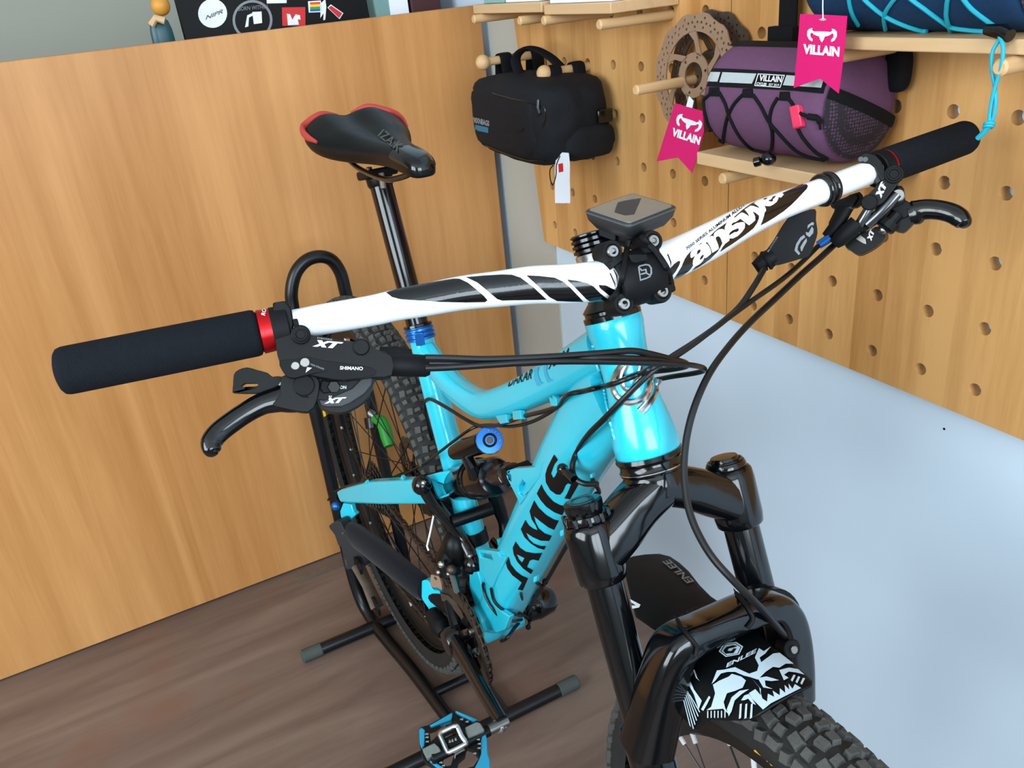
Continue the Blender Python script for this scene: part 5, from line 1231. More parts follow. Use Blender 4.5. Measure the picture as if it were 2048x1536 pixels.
# saddle
# stations along the saddle: x, half width, top z, depth of the side
st = [(-.0300, .0040, 1.0225, .006), (-.0308, .0090, 1.0270, .013), (-.0340, .0135, 1.0318, .019), (-.0400, .0170, 1.0352, .023), (-.0500, .0193, 1.0382, .025), (-.066, .0205, 1.0408, .026), (-.090, .0220, 1.0428, .026), (-.120, .0252, 1.0438, .027), (-.150, .0322, 1.0446, .029), (-.180, .0436, 1.0464, .032),
      (-.210, .0570, 1.0490, .035), (-.240, .0678, 1.0532, .037), (-.265, .0730, 1.0585, .037), (-.284, .0720, 1.0628, .034), (-.297, .0635, 1.0652, .027), (-.304, .0490, 1.0648, .018), (-.307, .0300, 1.0620, .009)]
secs = []; NS = 44
for x, w, z, dp_ in st:
    t = (-x-.03)/.277; ring = []; zc = z-dp_*.62; crown = z-zc
    for k in range(NS):
        a = 2*PI*k/NS; c, s_ = math.cos(a), math.sin(a)
        y = w*math.copysign(abs(c)**(.80 if s_ > 0 else .55), c)
        if s_ >= 0: zz = zc+crown*abs(s_)**(.62+.25*max(0, t-.4))
        else: zz = zc-(dp_*.38)*abs(s_)**.5; y *= .97
        if s_ > .25:
            zz -= (.0060*math.exp(-(y/.0085)**2) if .40 < t < .99 else 0)
            zz += (.0050*math.exp(-((abs(y)-.036)/.017)**2) if t > .55 else 0)
        ring.append(V((x, y, zz)))
    secs.append(ring)
sm = MB().loft(secs); SADDLE = mk('saddle', sm, MAT['satin'], BIKE, sharp=70, sub=1); SADDLE['label'] = 'black saddle with red rear edge'
sv = sm.bvh()
nose = []
for x, w, z, dp_ in st[:8]:
    pass
for ring in secs[:7]:
    cc = sum(ring, V())/NS
    nose.append([cc+(p-cc)*1.035+V((.0006, 0, 0)) for p in ring[1:22]])
mk('glossy_nose', MB().loft(nose, cap=False, closed=False), MAT['gloss'], SADDLE, sharp=70, sub=1)
# red bumper round the tail, one piece each side of the centre groove
for sgn in (1, -1):
    q = []
    for i in (11, 12, 13, 14, 15, 16):
        ring = secs[i]; k = 3 if sgn > 0 else 19
        if i == 15: k = 6 if sgn > 0 else 16
        if i == 16: k = 9 if sgn > 0 else 13
        p = ring[k]; q.append(p+V((-.0035 if i > 12 else -.001, sgn*(.0020 if i < 15 else 0), -.0015)))
    mk('tail_bumper', MB().tube(cat(q, 6), lerp_list([.002, .0055, .0068, .0066, .0055, .0035], 6), 12, up=(0, 0, 1), rb=lerp_list([.0015, .003, .0042, .0045, .0042, .003], 6)), MAT['redpaint'], SADDLE)
decal('lettering', text_tris('IZA:K', (757, 274), (40, 32), (11, -13), bold=.005), sv, MAT['dgrey2'], SADDLE, .0022, 4)
rl = MB()
for s in (-1, 1):
    rl.tube(cat([V((-.045, s*.008, 1.020)), V((-.075, s*.014, 1.010)), V((-.12, s*.021, 1.002)), V((-.20, s*.022, 1.002)), V((-.235, s*.026, 1.010)), V((-.275, s*.036, 1.034))], 6), .0036, 10)
mk('saddle_rail', rl, MAT['gloss'], SADDLE)
cp = MB(); cp.box(PT_+SD*.004+V((-.004, 0, .002)), .044, .046, .012, Matrix.Rotation(-.2, 3, 'Y')); mk('rail_clamp', cp, MAT['matt'], POST, bevel=.003)
cp = MB(); cp.lathe(PT_-SD*.012, SD, [(0, .0160), (.004, .0180), (.014, .0185), (.018, .012)], 24); mk('post_head', cp, MAT['satin'], POST)
for dx in (-.024, .022): mk('clamp_bolt', MB().cyl(PT_+V((dx, -.004, -.010)), PT_+V((dx, -.004, .012)), .0042, 14, .0008), MAT['steel'], POST)

# ---------------------------------------------------------------- rear wheel
RWH, Wr = wheel('rear_wheel', RA, V((1, 0, 0)), V((0, 0, 1)), V((0, 1, 0)), 32, .064, 'rear wheel with knobbly tyre standing in the floor stand', rw=.361, tw=.0305)
cs = MB()
for k in range(9):
    R_ = .056-.0042*k; c = RA+V((0, -.024-.0040*k, 0)); n = 26-k
    ring = []
    for j in range(n*2): ring.append(c+V((math.cos(PI*j/n), 0, math.sin(PI*j/n)))*(R_ if j % 2 else R_-.0045))
    cs.prism(ring, (0, -1, 0), .0018)
mk('cassette', cs, MAT['dirty'], RWH, flat=True)
rr = rotor_mb(RA+V((0, .052, 0)), .080, (0, 1, 0), .0018, .3); mk('disc_rotor', rr, MAT['dirty'], RWH, flat=True)
decal('yellow_mark', tri_polys([[(645, 822), (653, 816), (657, 828), (648, 834)]]), Wr.mb.bvh(), MAT['yellow'], RWH, .0004, 4)

# ---------------------------------------------------------------- swing arm
d_ = V((-.075, -.048, .570))-V((-.40, -.102, .412)); sn = d_.cross(V((0, 0, 1))).normalized(); sp0 = V((-.40, -.102, .412))
if sn.dot(CAM_POS-sp0) < 0: sn = -sn
mb = MB(); plate(mb, [(672, 984), (680, 980), (735, 965), (800, 962), (842, 960), (853, 966), (858, 985), (850, 1009), (760, 1010), (700, 1007), (681, 1006), (676, 996)], sp0, sn, .020)
SW = mk('seatstay', mb, MAT['cyan'], BIKE, bevel=.004, bseg=3)
mk('far_stay', MB().tube([V((-.40, .085, .412)), V((-.25, .072, .49)), V((-.08, .045, .570))], [.010, .012, .014], 12, up=(0, 0, 1)), MAT['cyan2'], SW)
mk('stay_bridge', MB().tube([V((-.070, -.024, .575)), V((-.070, .05, .575))], .012, 14), MAT['cyan2'], SW)
fy = V((-.075, -.046, .572))
mb = MB(); plate(mb, ZF([(85, 925), (150, 885), (290, 845), (400, 830), (450, 835), (475, 890), (440, 960), (425, 1010), (390, 1085), (290, 1122), (255, 1080), (215, 1000), (190, 940)]), fy, (.35, -1, .25), .016, [ZF([(205, 915), (330, 960), (405, 1000), (380, 1065), (290, 1100), (240, 1010)])]); mk('pivot_yoke', mb, MAT['cyan'], SW, bevel=.0015)
mb = MB(); plate(mb, ZF([(215, 925), (400, 995), (370, 1070), (285, 1095)]), fy-V((0, -.010, 0)), (.35, -1, .25), .004); mk('yoke_pocket', mb, MAT['cyan2'], SW)
for l, r in (([(345, 970), (400, 990)], 1),): pass
mb = MB(); plate(mb, ZH([(270, 275), (370, 290), (390, 370), (425, 405), (360, 465), (340, 570), (290, 535), (240, 430), (235, 370)]), V((-.41, -.088, .39)), (.5, -1, .2), .010); mk('dropout', mb, MAT['cyan'], SW, bevel=.0015)
mk('axle_nut', MB().ball(dp(672, 1012, 1.56), .0085, 14, 10), MAT['blue'], SW)
for l in (([(520, 40), (545, 5), (560, 40), (550, 65)]),): 
    mb = MB(); plate(mb, ZH(l), sp0+V((0, 0, .002)), sn, .004); mk('cable_guide', mb, MAT['cyan2'], SW)
mb = MB(); plate(mb, [(800, 958), (803, 951), (807, 955), (807, 961)], sp0, sn, .004); mk('cable_guide', mb, MAT['cyan2'], SW)
# chain stay wrapped in neoprene
c0, c1, c2 = dp(702, 1063, 1.535), dp(775, 1118, 1.44), dp(850, 1180, 1.335)
CS_ = mk('chainstay', MB().tube([c0, c0.lerp(c1, .2), c1, c2.lerp(c1, .1), c2], [.020, .026, .0265, .024, .018], 18, up=(0, 0, 1), rb=[.013, .017, .018, .017, .013]), MAT['neo'], BIKE, sharp=60)
mb = MB(); plate(mb, smooth_poly(ZG([(105, 700), (150, 660), (205, 668), (225, 720), (260, 770), (325, 780), (328, 900), (328, 1030), (240, 1032), (195, 960), (140, 880), (108, 790)]), 2), dp(858, 1195, 1.325), (.5, -1, .3), .014); mk('chainstay_end', mb, MAT['cyan'], CS_, bevel=.003)
mk('chainstay_tip', MB().tube([dp(868, 1190, 1.335), V((-.02, -.040, .375)), V((.012, -.036, .392))], [.012, .012, .012], 14), MAT['matt'], CS_)
mk('far_chainstay', MB().tube([V((-.41, .085, .37)), V((-.2, .062, .375)), V((.0, .04, .39))], [.012, .014, .014], 12), MAT['neo'], CS_)
mk('chainstay_boot', MB().tube([dp(866, 1228, 1.32), dp(882, 1255, 1.29), dp(888, 1268, 1.28)], [.013, .016, .010], 14), MAT['matt'], CS_)

# ---------------------------------------------------------------- rocker and shock
RK = mk('rocker', MB().tube(cat([dp(848, 970, 1.185), dp(866, 1003, 1.190), dp(897, 1043, 1.198), dp(923, 1078, 1.205), dp(940, 1108, 1.20), dp(947, 1134, 1.20)], 5), lerp_list([.0125, .0095, .0088, .0090, .0098, .0120], 5), 16, up=(1, 0, 1), rb=lerp_list([.012, .010, .009, .009, .010, .012], 5)).ball(dp(844, 970, 1.182), .0145, 16, 12).ball(dp(946, 1128, 1.198), .0150, 16, 12), MAT['gloss'], BIKE)
mk('rocker_web', MB().tube([dp(870, 1012, 1.24), dp(893, 1030, 1.235), dp(925, 1082, 1.225), dp(938, 1110, 1.22)], [.012, .014, .012, .009], 10), MAT['satin'], RK)
mk('cross_shaft', MB().tube([dp(905, 1043, 1.195), dp(985, 1016, 1.205)], .0095, 16), MAT['satin'], RK)
mk('far_rocker', MB().tube(cat([dp(988, 985, 1.24), dp(998, 1015, 1.245), dp(1008, 1045, 1.25), dp(1014, 1072, 1.25)], 4), lerp_list([.0115, .0105, .0085, .012], 4), 14), MAT['satin'], RK)
mk('rocker_bolt', MB().ball(dp(940, 1112, 1.19), .004, 12, 8), MAT['steel'], RK)
mk('shaft_bolt', MB().ball(dp(847, 966, 1.169), .0038, 12, 8), MAT['chrome'], RK)
s0, s1, s2, s3 = yp(918, 965, -.006), yp(958, 957, -.006), yp(990, 951, -.006), yp(1035, 945, -.006)
sd = (s3-s0).normalized()
SHK = mk('shock', MB().lathe(s0-sd*.004, sd, [(0, .012), (.004, .0235), (.010, .0258), ((s1-s0).length, .0262), ((s2-s0).length, .0252), ((s2-s0).length+.006, .0225), ((s2-s0).length+.008, .0135)], 36), MAT['gloss'], BIKE)
mk('can_ring', MB().ring(s1+sd*.004, sd, .0264, .0013, 40, 8), MAT['matt'], SHK)
mk('can_ring', MB().ring(s1-sd*.012, sd, .0264, .0012, 40, 8), MAT['matt'], SHK)
mk('shock_shaft', MB().cyl(s2, s3-sd*.012, .0128, 28), MAT['bronze'], SHK)
mk('shaft_ring', MB().ring(s3-sd*.030, sd, .0130, .0016, 28, 8), MAT['gloss'], SHK)
mk('front_eyelet', MB().cyl(s3-V((0, .017, 0)), s3+V((0, .017, 0)), .0100, 20, .001), MAT['matt'], SHK)
mk('shock_print', MB().tube([s0+sd*.016+V((.003, -.0222, .0035)), s0+sd*.036+V((.003, -.0222, .0035))], .002, 6), MAT['darkteal'], SHK)
# piggyback reservoir with blue dial
kd = px(yp(978, 881, -.010))[2]; kc = dp(978, 881, kd-.012); kr = dp(915, 900, px(yp(915, 900, -.01))[2])
ka = (kc-kr).normalized(); kax = (ka*.55-ray(978, 881)*.75-RT*.05).normalized()
mk('reservoir', MB().tube([dp(908, 905, kd+.05), dp(930, 897, kd+.03), dp(965, 886, kd+.008)], [.0095, .0130, .0135], 24), MAT['gloss'], SHK)
mk('reservoir_link', MB().tube([dp(935, 915, kd+.03), dp(945, 935, kd+.02), dp(950, 950, kd+.03)], [.008, .008, .010], 14), MAT['gloss'], SHK)
kn_ = MB(); N_ = 48; prof = []
for h, r in ((-.012, .0150), (-.002, .0158), (0, .0166), (.0075, .0170), (.0095, .0160), (.0100, .0085)):
    a_ = kax.orthogonal().normalized(); b_ = kax.cross(a_)
    prof.append([kc+kax*h+(a_*math.cos(2*PI*j/N_)+b_*math.sin(2*PI*j/N_))*(r*(1-.035*(abs(math.sin(6*2*PI*j/N_))**4 if -.001 < h < .009 else 0))) for j in range(N_)])
kn_.loft(prof); KN = mk('dial', kn_, MAT['blue'], SHK, sharp=50); kv = kn_.bvh()
mk('dial_socket', MB().ring(kc+kax*.0098, kax, .0072, .0016, 24, 8), MAT['matt'], SHK)
mk('dial_screw', MB().cyl(kc+kax*.006, kc+kax*.0105, .0045, 18, .001), MAT['dirty'], SHK)
for i, ch in enumerate('BOTTOM OUT'):
    if ch == ' ': continue
    an = math.radians(-100+i*19); ex = (-math.sin(an)*3.6, math.cos(an)*3.6); ey = (math.cos(an)*4.2, math.sin(an)*4.2); o = (979.5+18.5*math.cos(an), 881+18.5*math.sin(an))
    decal('dial_letter', text_tris(ch, o, ex, ey, bold=.02), kv, MAT['print_grey'], SHK, .0004, 4)

# ---------------------------------------------------------------- drive train
yc = -.050
ringp = []
n = 36
for j in range(n*2): ringp.append(V((math.cos(PI*j/n)*(.0765 if j % 2 else .0715), yc-.001, .3633+math.sin(PI*j/n)*(.0765 if j % 2 else .0715))))
hole = [V((.052*math.cos(2*PI*j/30), yc-.001, .3633+.052*math.sin(2*PI*j/30))) for j in range(30)]
CRK = mk('crankset', MB().lathe((0, -.055, .3633), (0, -1, 0), [(0, .015), (.002, .021), (.022, .0205), (.027, .017), (.028, .004)], 28).tube(cat([V((.0, -.070, .3633)), V((.04, -.071, .3633)), V((.11, -.076, .3630)), V((.172, -.080, .3633))], 6), lerp_list([.0195, .0165, .0135, .0130], 6), 18, up=(0, 0, 1), rb=lerp_list([.0100, .0095, .0085, .0080], 6), sq=.7), MAT['gloss'], BIKE)
mk('chainring', MB().prism(ringp, (0, -1, 0), .003, [hole]), MAT['dirty'], CRK, flat=True)
h2 = [V((.034*math.cos(2*PI*j/24), yc+.006, .3633+.034*math.sin(2*PI*j/24))) for j in range(24)]
r2 = []
for j in range(52): r2.append(V((math.cos(2*PI*j/52)*(.056 if j % 2 else .0515), yc+.006, .3633+math.sin(2*PI*j/52)*(.056 if j % 2 else .0515))))
mk('small_chainring', MB().prism(r2, (0, -1, 0), .003, [h2]), MAT['dirty'], CRK, flat=True)
for k in range(4):
    a = PI/4+k*PI/2
    mk('spider_arm', MB().tube([V((0, -.058, .3633)), V((.056*math.cos(a), -.054, .3633+.056*math.sin(a)))], [.011, .007], 10), MAT['gloss'], CRK)
    mk('chainring_bolt', MB().cyl(V((.055*math.cos(a), -.058, .3633+.055*math.sin(a))), V((.055*math.cos(a), -.0505, .3633+.055*math.sin(a))), .0045, 12, .0006), MAT['steel'], CRK)
mk('far_crank', MB().lathe((0, .050, .3633), (0, 1, 0), [(0, .021), (.014, .0225), (.016, .0235), (.040, .0215), (.047, .016), (.048, .003)], 28).tube([V((0, .078, .3633)), V((-.09, .082, .3633)), V((-.172, .086, .3633))], [.0185, .014, .013], 14, up=(0, 0, 1), rb=[.010, .009, .008]), MAT['gloss'], CRK)
mk('cup', MB().cyl(BB-V((0, .0465, 0)), BB-V((0, .0372, 0)), .0220, 28, .001), MAT['matt'], CRK)
mk('pedal_axle', MB().cyl(V((.172, -.072, .3633)), V((.172, -.176, .3633)), .0068, 16, .001), MAT['steel'], CRK)
mk('axle_cap', MB().ball(dp(1000, 1451, px(V((.174, -.070, .3633)))[2]), .0105, 18, 12), MAT['chrome'], CRK)
# chain: alternating plates along two runs and round the ring
cp_ = []
for j in range(15):
    a = PI/2+.15-(PI+.1)*j/14; cp_.append(V((.0755*math.cos(a), yc, .3633+.0755*math.sin(a))))
up_run = [V((-.40, -.046, .3834+.046)).lerp(cp_[0], t/16) for t in range(16)]
lo_end = V((-.40, -.060, .262)); lo_run = [cp_[-1].lerp(lo_end, t/16) for t in range(1, 17)]
pth = cat(up_run+cp_+lo_run, 4)
acc = 0; chn = MB(); last = pth[0]; pitch = .0127; k = 0; marks = [pth[0]]
for p in pth[1:]:
    while (p-last).length >= pitch:
        last = last+(p-last).normalized()*pitch; marks.append(last.copy())
for i in range(len(marks)-1):
    a, b = marks[i], marks[i+1]; t = (b-a).normalized(); u_ = V((0, 1, 0)).cross(t).normalized()
    w = .0024 if i % 2 else .0036
    for s in (-1, 1):
        chn.box((a+b)/2+V((0, s*w, 0)), pitch+.004, .0010, .0075, Matrix((t, V((0, 1, 0)), u_)).transposed())
    chn.cyl(a-V((0, .0042, 0)), a+V((0, .0042, 0)), .0022, 6)
CH = mk('chain', chn, MAT['dirty'], BIKE, flat=True); CH['kind'] = 'stuff'
# rear derailleur
rdp = dp(692, 1090, 1.53)
mb = MB(); plate(mb, smooth_poly(ZH([(110, 535), (190, 490), (240, 500), (290, 600), (340, 680), (400, 745), (430, 800), (460, 860), (500, 900), (525, 990), (500, 1040), (430, 1045), (340, 1055), (300, 1040), (275, 930), (265, 850), (245, 780), (215, 770), (175, 650), (120, 580)]), 2), rdp, (.6, -1, .2), .024); RD = mk('rear_derailleur', mb, MAT['dgrey'], BIKE, bevel=.004, bseg=3)
for l in ([(295, 940), (310, 940), (325, 1010), (312, 1015)], [(255, 615), (280, 615), (282, 640), (258, 642)]):
    mb = MB(); plate(mb, ZH(l), rdp+V((.0003, -.0006, 0)), (.6, -1, .2), .001); mk('derailleur_pin', mb, MAT['steel'], RD)
mb = MB(); plate(mb, ZH([(110, 160), (200, 120), (190, 240), (250, 290), (230, 420), (245, 500), (170, 490), (140, 300)]), dp(668, 1010, 1.565), (.6, -1, .2), .012); mk('derailleur_hanger', mb, MAT['matt'], RD, bevel=.002)
mk('jockey_cage', MB().tube([dp(715, 1130, 1.52), dp(735, 1170, 1.50), dp(755, 1215, 1.48)], [.012, .010, .012], 10, up=(0, 1, 0), rb=.004), MAT['dirty'], RD)
for q in ((716, 1132, 1.515), (752, 1212, 1.475)): mk('jockey_wheel', MB().lathe(dp(*q)-V((0, .002, 0)), (0, 1, 0), [(0, .018), (.004, .018)], 11), MAT['matt'], RD, flat=True)
# front derailleur: clamp, body, cage, shiny bolts
fdc = BB+SD*.126
FD = mk('front_derailleur', MB().lathe(fdc, SD, [(0, .0182), (0, .0215), (.018, .0215), (.018, .0182)], 28).ball(dp(912, 1098, 1.215), .026, 14, 10, (.8, .8, 1.15)).tube([dp(935, 1075, 1.225), dp(915, 1090, 1.215), dp(895, 1120, 1.22), dp(900, 1150, 1.22)], [.014, .022, .018, .016], 12), MAT['satin'], BIKE)
mb = MB(); plate(mb, ZG([(230, 600), (320, 620), (345, 700), (350, 770), (300, 740), (250, 740), (220, 710)]), dp(872, 1160, 1.235), (.5, -1, .3), .003, [ZG([(262, 620), (285, 625), (300, 655), (280, 660), (262, 640)])]); mk('cage_plate', mb, MAT['rust'], FD)
mb = MB(); plate(mb, ZG([(330, 800), (420, 830), (500, 900), (560, 1000), (600, 1090), (570, 1100), (500, 1010), (420, 900), (350, 890)]), dp(905, 1205, 1.235), (.5, -1, .3), .003); mk('outer_cage', mb, MAT['dirty'], FD)
for a, b, r in ((345, 487, .0055), (312, 575, .0035), (455, 545, .0075), (420, 592, .003)):
    q = dp(*ZG([(a, b)])[0], 1.195); mk('bolt', MB().ball(q, r, 12, 8), MAT['chrome'] if r < .006 else MAT['dirty'], FD)
mb = MB(); plate(mb, ZG([(425, 590), (470, 610), (525, 800), (510, 815), (480, 790)]), dp(905, 1165, 1.20), (.5, -1, .3), .004); mk('linkage', mb, MAT['steel'], FD)
mk('cable_tail', MB().tube([dp(867, 1032, 1.21), dp(861, 1062, 1.205), dp(854, 1092, 1.20), dp(857, 1101, 1.20)], .0014, 8), MAT['paper'], FD)

# ---------------------------------------------------------------- pedal
ZQ = lambda l: [(820+a/9.309, 1380+b/9.309) for a, b in l]
pn = V((.42, -.10, .90)).normalized(); pp = V((.172, -.140, .3640))
def pl(name, l, mat, h=0.0, t=.006, bevel=.0012, holes=()):
    mb = MB(); plate(mb, ZQ(l), pp+pn*h, pn, t, [ZQ(q) for q in holes]); return mk(name, mb, MAT[mat], PED, bevel=bevel)
mb = MB(); mb.cyl(V((.172, -.098, .3633)), V((.172, -.180, .3633)), .0075, 18, .002); PED = mk('pedal', mb, MAT['satin'], BIKE); PED['label'] = 'cyan and black clip pedal with silver cage'
pl('pedal_frame', [(790, 400), (850, 390), (1300, 600), (1380, 720), (1420, 800), (1440, 1200), (1480, 1300), (1490, 1500), (1400, 1620), (1180, 1600), (800, 1620), (560, 1500), (300, 1350), (210, 1200), (180, 1000), (160, 760), (200, 690), (350, 650)], 'satin', -.004, .012, .0015,
   [[(700, 560), (780, 540), (1000, 680), (1040, 760), (900, 640), (560, 800), (390, 960), (360, 760), (480, 720)], [(640, 1180), (840, 1160), (760, 1400), (690, 1420), (600, 1350)], [(1060, 1080), (1180, 1120), (1290, 1260), (1180, 1420), (860, 1500), (900, 1330), (1020, 1230)], [(620, 830), (840, 730), (880, 830), (680, 930)]])
pl('cyan_side', [(360, 655), (790, 410), (790, 470), (770, 560), (400, 680)], 'ped', .002, .014)
pl('cyan_side', [(830, 390), (880, 385), (1270, 550), (1190, 600), (880, 430)], 'ped', .003, .010)
pl('cyan_side', [(165, 740), (215, 690), (280, 740), (270, 1050), (215, 1085), (180, 980)], 'ped', .002, .012)
pl('cyan_side', [(1340, 810), (1400, 785), (1435, 900), (1450, 1190), (1490, 1300), (1495, 1560), (1300, 1560), (1190, 1480), (1280, 1300), (1325, 1180), (1320, 950)], 'ped', .002, .012)
pl('cyan_side', [(350, 1310), (420, 1310), (690, 1480), (640, 1520), (500, 1440)], 'ped', .002, .010)
pl('traction_pad', [(1020, 700), (1250, 590), (1310, 610), (1390, 740), (1360, 770), (1085, 890), (1050, 800)], 'padgrey', .010, .012)
pl('traction_pad', [(225, 1095), (450, 980), (540, 1060), (580, 1140), (430, 1220), (320, 1280)], 'padgrey', .010, .012)
for q in ((960, 545), (1060, 590), (310, 820), (315, 880), (320, 960), (510, 1300), (575, 1350), (625, 1405), (1270, 920), (1290, 1000), (1285, 1080), (1205, 1180)):
    pl('traction_pin', [(q[0]-38, q[1]+8), (q[0]-20, q[1]-18), (q[0]+38, q[1]-22), (q[0]+30, q[1]+16)], 'steel', .005, .006, .0004)
wire = [on(*ZQ([q])[0], pp+pn*.013, pn) for q in [(850, 670), (895, 720), (960, 860), (1030, 960), (1035, 1000), (740, 1150), (690, 1130), (620, 980), (565, 860), (575, 810), (620, 770)]]
mk('retention_wire', MB().tube(cat(wire, 4, True), .0032, 10, closed=True), MAT['chrome'], PED)
pl('retention_core', [(680, 900), (900, 820), (960, 900), (1000, 970), (740, 1080), (680, 1000)], 'satin', .010, .010)
for q in ((740, 960), (790, 945), (850, 920)): pl('spring_coil', [(q[0]-22, q[1]+20), (q[0]-14, q[1]-34), (q[0]+16, q[1]-34), (q[0]+24, q[1]+18)], 'steel', .0125, .003, .0004)
pl('rear_hook', [(820, 1150), (870, 1110), (990, 1060), (1030, 1110), (940, 1160), (860, 1210), (830, 1290)], 'steel', .008, .004)
# ---------------------------------------------------------------- cables and hoses
def cable(name, pl_, r, label=None, n=6):
    """pl_: (pixel x, pixel y, distance along the view)"""
    pts = cat([dp(a, b, d) for a, b, d in pl_], n)
    o = mk(name, MB().tube(pts, r, 10), MAT['cable'], BIKE)
    if label: o['label'] = label
    return o
def hug(bv, l, off):
    """points on the sight lines that pass closest to a surface, lifted off it"""
    out = []
    for a, b in l:
        d = ray(a, b); best = None
        t0 = (yp(a, b, 0)-CAM_POS).length
        for k in range(121):
            q = CAM_POS+d*(t0+(k-60)*.0025); h, n, i, di = bv.find_nearest(q)
            if best is None or di < best[0]: best = (di, q, h, n)
        h, n, i, di = bv.ray_cast(CAM_POS, d)
        if h is not None: out.append(h-d*off)
        else: out.append(best[2]+(best[1]-best[2]).normalized()*max(off, min(best[0], .006)))
    return out
def fs_(a, b): return px(surf(FV, [(a, b)], .005)[0])[2]
def fy_(a, b, y): return px(yp(a, b, y))[2]
dL = px(lev(1, 1) if False else bp(640, 660))[2]
h0 = px(dp(855, 722, .62))[2]
cable('brake_hose', [(850, 716, .592), (900, 717, .597), (980, 719, .605), (1100, 714, .618), (1200, 707, .632), (1262, 702, .642), (1300, 708, .65), (1340, 718, .665), (1368, 725, .685), (1372, 732, .71), (1345, 738, .735), (1312, 742, .76), (1290, 746, .80), (1272, 752, .84)], .0027, 'black hose looping from the left of the picture round the head tube')
cable('gear_cable', [(850, 737, .590), (900, 735, .595), (980, 730, .602), (1060, 725, .61), (1140, 723, .62), (1230, 724, .635), (1310, 727, .65), (1370, 729, .665), (1402, 734, .685), (1408, 741, .705), (1385, 747, .725), (1345, 753, .75), (1310, 760, .785), (1290, 765, .82)], .0023, 'thin black gear cable looping past the head tube')
cable('gear_cable', [(858, 727, .597), (960, 727, .606), (1060, 726, .615), (1140, 719, .625), (1200, 716, .63), (1260, 716, .64), (1330, 721, .66), (1352, 730, .69)], .0023)
cable('remote_cable', [(1527, 540, .757), (1508, 572, .745), (1480, 612, .735), (1440, 648, .72), (1390, 684, .705), (1340, 716, .695), (1300, 746, .692), (1255, 790, .70), (1210, 836, .72), (1178, 868, .75), (1156, 900, .80), (1145, 930, fy_(1145, 930, -.030)), (1150, 955, fy_(1150, 955, -.030)), (1168, 967, fy_(1168, 967, -.026)), (1195, 968, fy_(1195, 968, -.020))], .0027, 'black cable swinging from the remote lever to the down tube')
cable('gear_cable', [(1636, 492, .792), (1600, 528, .775), (1560, 562, .76), (1500, 604, .74), (1440, 648, .715), (1385, 690, .70), (1345, 716, .69), (1300, 738, .682), (1278, 748, fs_(1278, 748)), (1255, 757, fs_(1255, 757)), (1236, 764, fs_(1236, 764)), (1218, 770, fs_(1218, 770)), (1202, 774, fs_(1202, 774)), (1185, 778, fs_(1185, 778)), (1165, 783, fs_(1165, 783)), (1140, 788, fy_(1140, 788, -.026)), (1128, 798, fy_(1128, 798, -.022)), (1118, 812, fy_(1118, 812, -.018)), (1090, 822, fy_(1090, 822, -.016)), (1050, 832, fy_(1050, 832, -.014)), (1012, 845, fy_(1012, 845, -.014)), (985, 852, fy_(985, 852, -.014)), (957, 851, fy_(957, 851, -.016)), (930, 838, fy_(930, 838, -.020)), (898, 818, fy_(898, 818, -.023)), (870, 802, fy_(870, 802, -.024)), (857, 798, fy_(857, 798, -.022)), (850, 806, fy_(850, 806, -.016)), (852, 828, fy_(852, 828, -.012)), (860, 865, fy_(860, 865, -.008)), (868, 900, fy_(868, 900, .004))], .0024, 'black gear cable running under the top tube')
cable('brake_hose', [(1680, 479, .800), (1664, 494, .798), (1640, 516, .792), (1600, 551, .78), (1550, 598, .76), (1500, 645, .735), (1458, 692, .715), (1420, 745, .695), (1392, 805, .685), (1375, 865, .682), (1368, 925, .68), (1370, 975, .677), (1378, 1020, .673), (1395, 1065, .668), (1425, 1115, .664), (1470, 1165, .665), (1520, 1215, .675), (1556, 1255, .70), (1578, 1283, .735), (1586, 1296, .75)], .0030, 'thick black brake hose hanging in front of the fork down to the right leg')
cable('gear_cable', [(1125, 806, fy_(1125, 806, -.010)), (1100, 825, fy_(1100, 825, -.010)), (1060, 845, fy_(1060, 845, -.010)), (1020, 853, fy_(1020, 853, -.010)), (985, 850, fy_(985, 850, -.012)), (957, 852, fy_(957, 852, -.014)), (935, 862, fy_(935, 862, -.024)), (905, 884, fy_(905, 884, -.030)), (875, 907, fy_(875, 907, -.034)), (840, 932, 1.27), (800, 953, 1.33), (760, 962, 1.40), (720, 966, 1.47), (690, 974, 1.53), (668, 986, 1.56), (656, 1000, 1.58)], .0020, 'thin cable running back along the seat stay')
o = mk('lower_hose', MB().tube(cat(hug(FV, [(1190, 985), (1176, 1015), (1150, 1066), (1128, 1108), (1095, 1160), (1068, 1200), (1050, 1230), (1032, 1252)], .004)+[yp(1015, 1275, -.008), yp(1003, 1282, .004)], 6), .0027, 10), MAT['cable'], BIKE); o['label'] = 'black hose clipped along the underside of the down tube'
lfx = MB().add(fr.v, fr.f).bvh()
for l in ([(1050, 1232), (1040, 1228), (1015, 1220), (998, 1208), (990, 1195), (986, 1175)], [(1042, 1238), (1020, 1238), (1000, 1228), (985, 1210), (974, 1188), (968, 1160), (958, 1145)]):
    o = mk('gear_cable', MB().tube(cat(surf(lfx, dens(l, 3), .003), 2), .0020, 8), MAT['cable'], BIKE)
zt = MB(); zt.tube(cat([dp(1122, 936, fy_(1122, 936, -.034)), dp(1135, 945, fy_(1135, 945, -.036)), dp(1148, 958, fy_(1148, 958, -.036))], 4), .004, 8).ball(dp(1125, 938, fy_(1125, 938, -.035)), .0058, 10, 8)
mk('cable_grommet', zt, MAT['gloss'], FRAME)
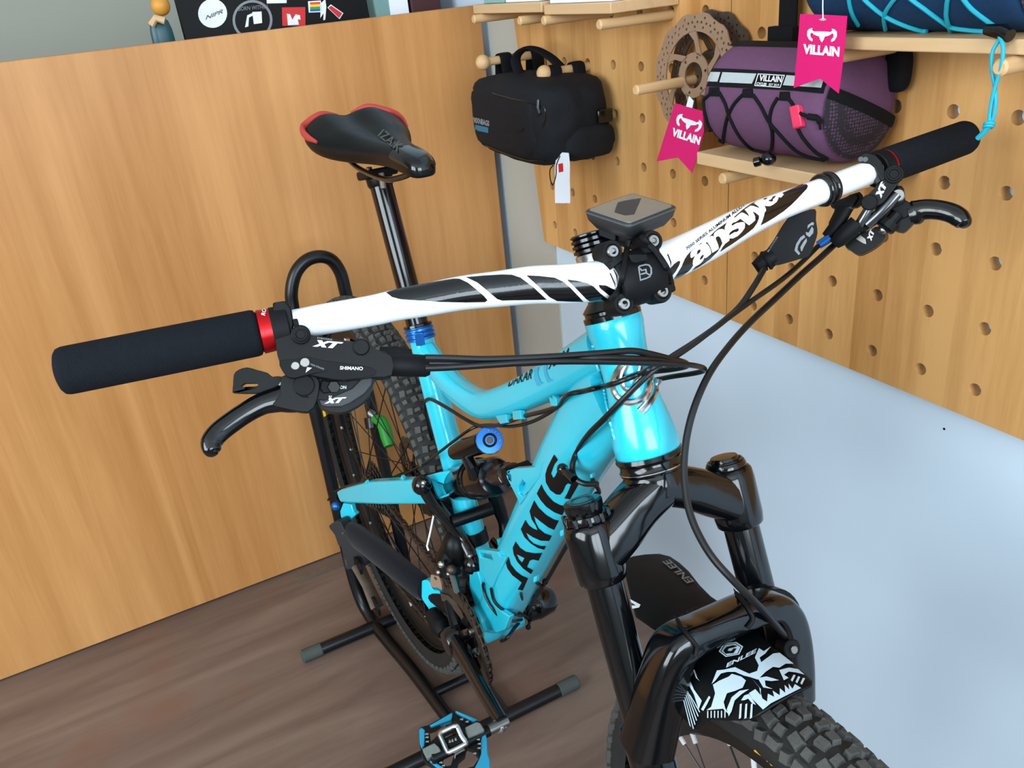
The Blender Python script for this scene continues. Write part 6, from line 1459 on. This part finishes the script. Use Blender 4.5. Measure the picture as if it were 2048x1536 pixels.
for l in ([(1185, 960), (1192, 970), (1196, 982), (1190, 988)], [(1074, 1166), (1082, 1170), (1086, 1160)], [(1038, 1225), (1050, 1238), (1062, 1245), (1066, 1258)]):
    mk('zip_tie', MB().tube(cat(hug(FV, l, .005), 4), .0022, 8).ball(hug(FV, l[-1:], .005)[0], .0042, 8, 6), MAT['matt'], FRAME)

# ---------------------------------------------------------------- floor stand
STAND = root('bike_stand', 'black tubular floor stand with a tall hoop holding the rear wheel', 'bike stand', (-.32, .01, 0))
r_ = .0125; zf = .0135
xt_ = -.615
def hp(a, b, x): return ax(a, b, 0, x)
hoop = [hp(700, 1130, -.590), hp(655, 930, -.615), hp(612, 745, -.640), hp(587, 622, -.660), hp(583, 582, -.663), hp(592, 545, -.665), hp(613, 521, -.666), hp(640, 513, -.666), hp(664, 521, -.666), hp(681, 546, -.665), hp(690, 580, -.663), hp(700, 622, -.660), hp(727, 745, -.640), hp(768, 930, -.615), hp(812, 1130, -.590)]
yl, yr = hoop[0].y, hoop[-1].y
L_ = [V((-.135, -.030, zf)), V((-.20, -.038, zf)), V((-.34, -.048, zf)), V((-.47, -.062, zf)), V((-.530, yl*.9, zf+.003)), V((-.568, yl*.97, zf+.030))]
R_ = [V((-.568, yr*.98, zf+.030)), V((-.530, yr*.97, zf+.003)), V((-.47, .056, zf)), V((-.34, .052, zf)), V((-.20, .052, zf)), V((-.135, .052, zf))]
mk('hoop_tube', MB().tube(cat(L_+hoop+R_, 6), r_, 16), MAT['standtube'], STAND)
for nm, x, y0, y1 in (('rear_foot', -.505, -.212, .225), ('front_foot', -.139, -.205, .193)):
    mk(nm, MB().cyl((x, y0, zf), (x, y1, zf), r_, 18), MAT['standtube'], STAND)
    for a, b in ((y0-.012, y0+.030), (y1+.012, y1-.030)):
        mk('rubber_cap', MB().cyl((x, a, zf), (x, b, zf), .0135, 20, .002), MAT['cap'], STAND)
mk('cross_bar', MB().cyl((-.262, -.044, zf+.002), (-.262, .052, zf+.002), .009, 14), MAT['standtube'], STAND)
pg = hp(770, 940, -.575)
gp = [dp(750, 838, 1.70), dp(762, 842, 1.68), dp(769, 856, 1.67), dp(774, 874, 1.665), dp(779, 892, 1.66)]
mk('hook_sleeve', MB().tube(cat(gp, 5), lerp_list([.0090, .0120, .0125, .0125, .0105], 5), 14), MAT['green'], STAND)
mk('hook_bolt', MB().cyl(dp(736, 824, 1.70), dp(748, 832, 1.70), .0085, 16, .001), MAT['steel'], STAND)
mk('hook_collar', MB().cyl(dp(742, 834, 1.715), dp(746, 856, 1.715), .0150, 16, .001), MAT['standtube'], STAND)
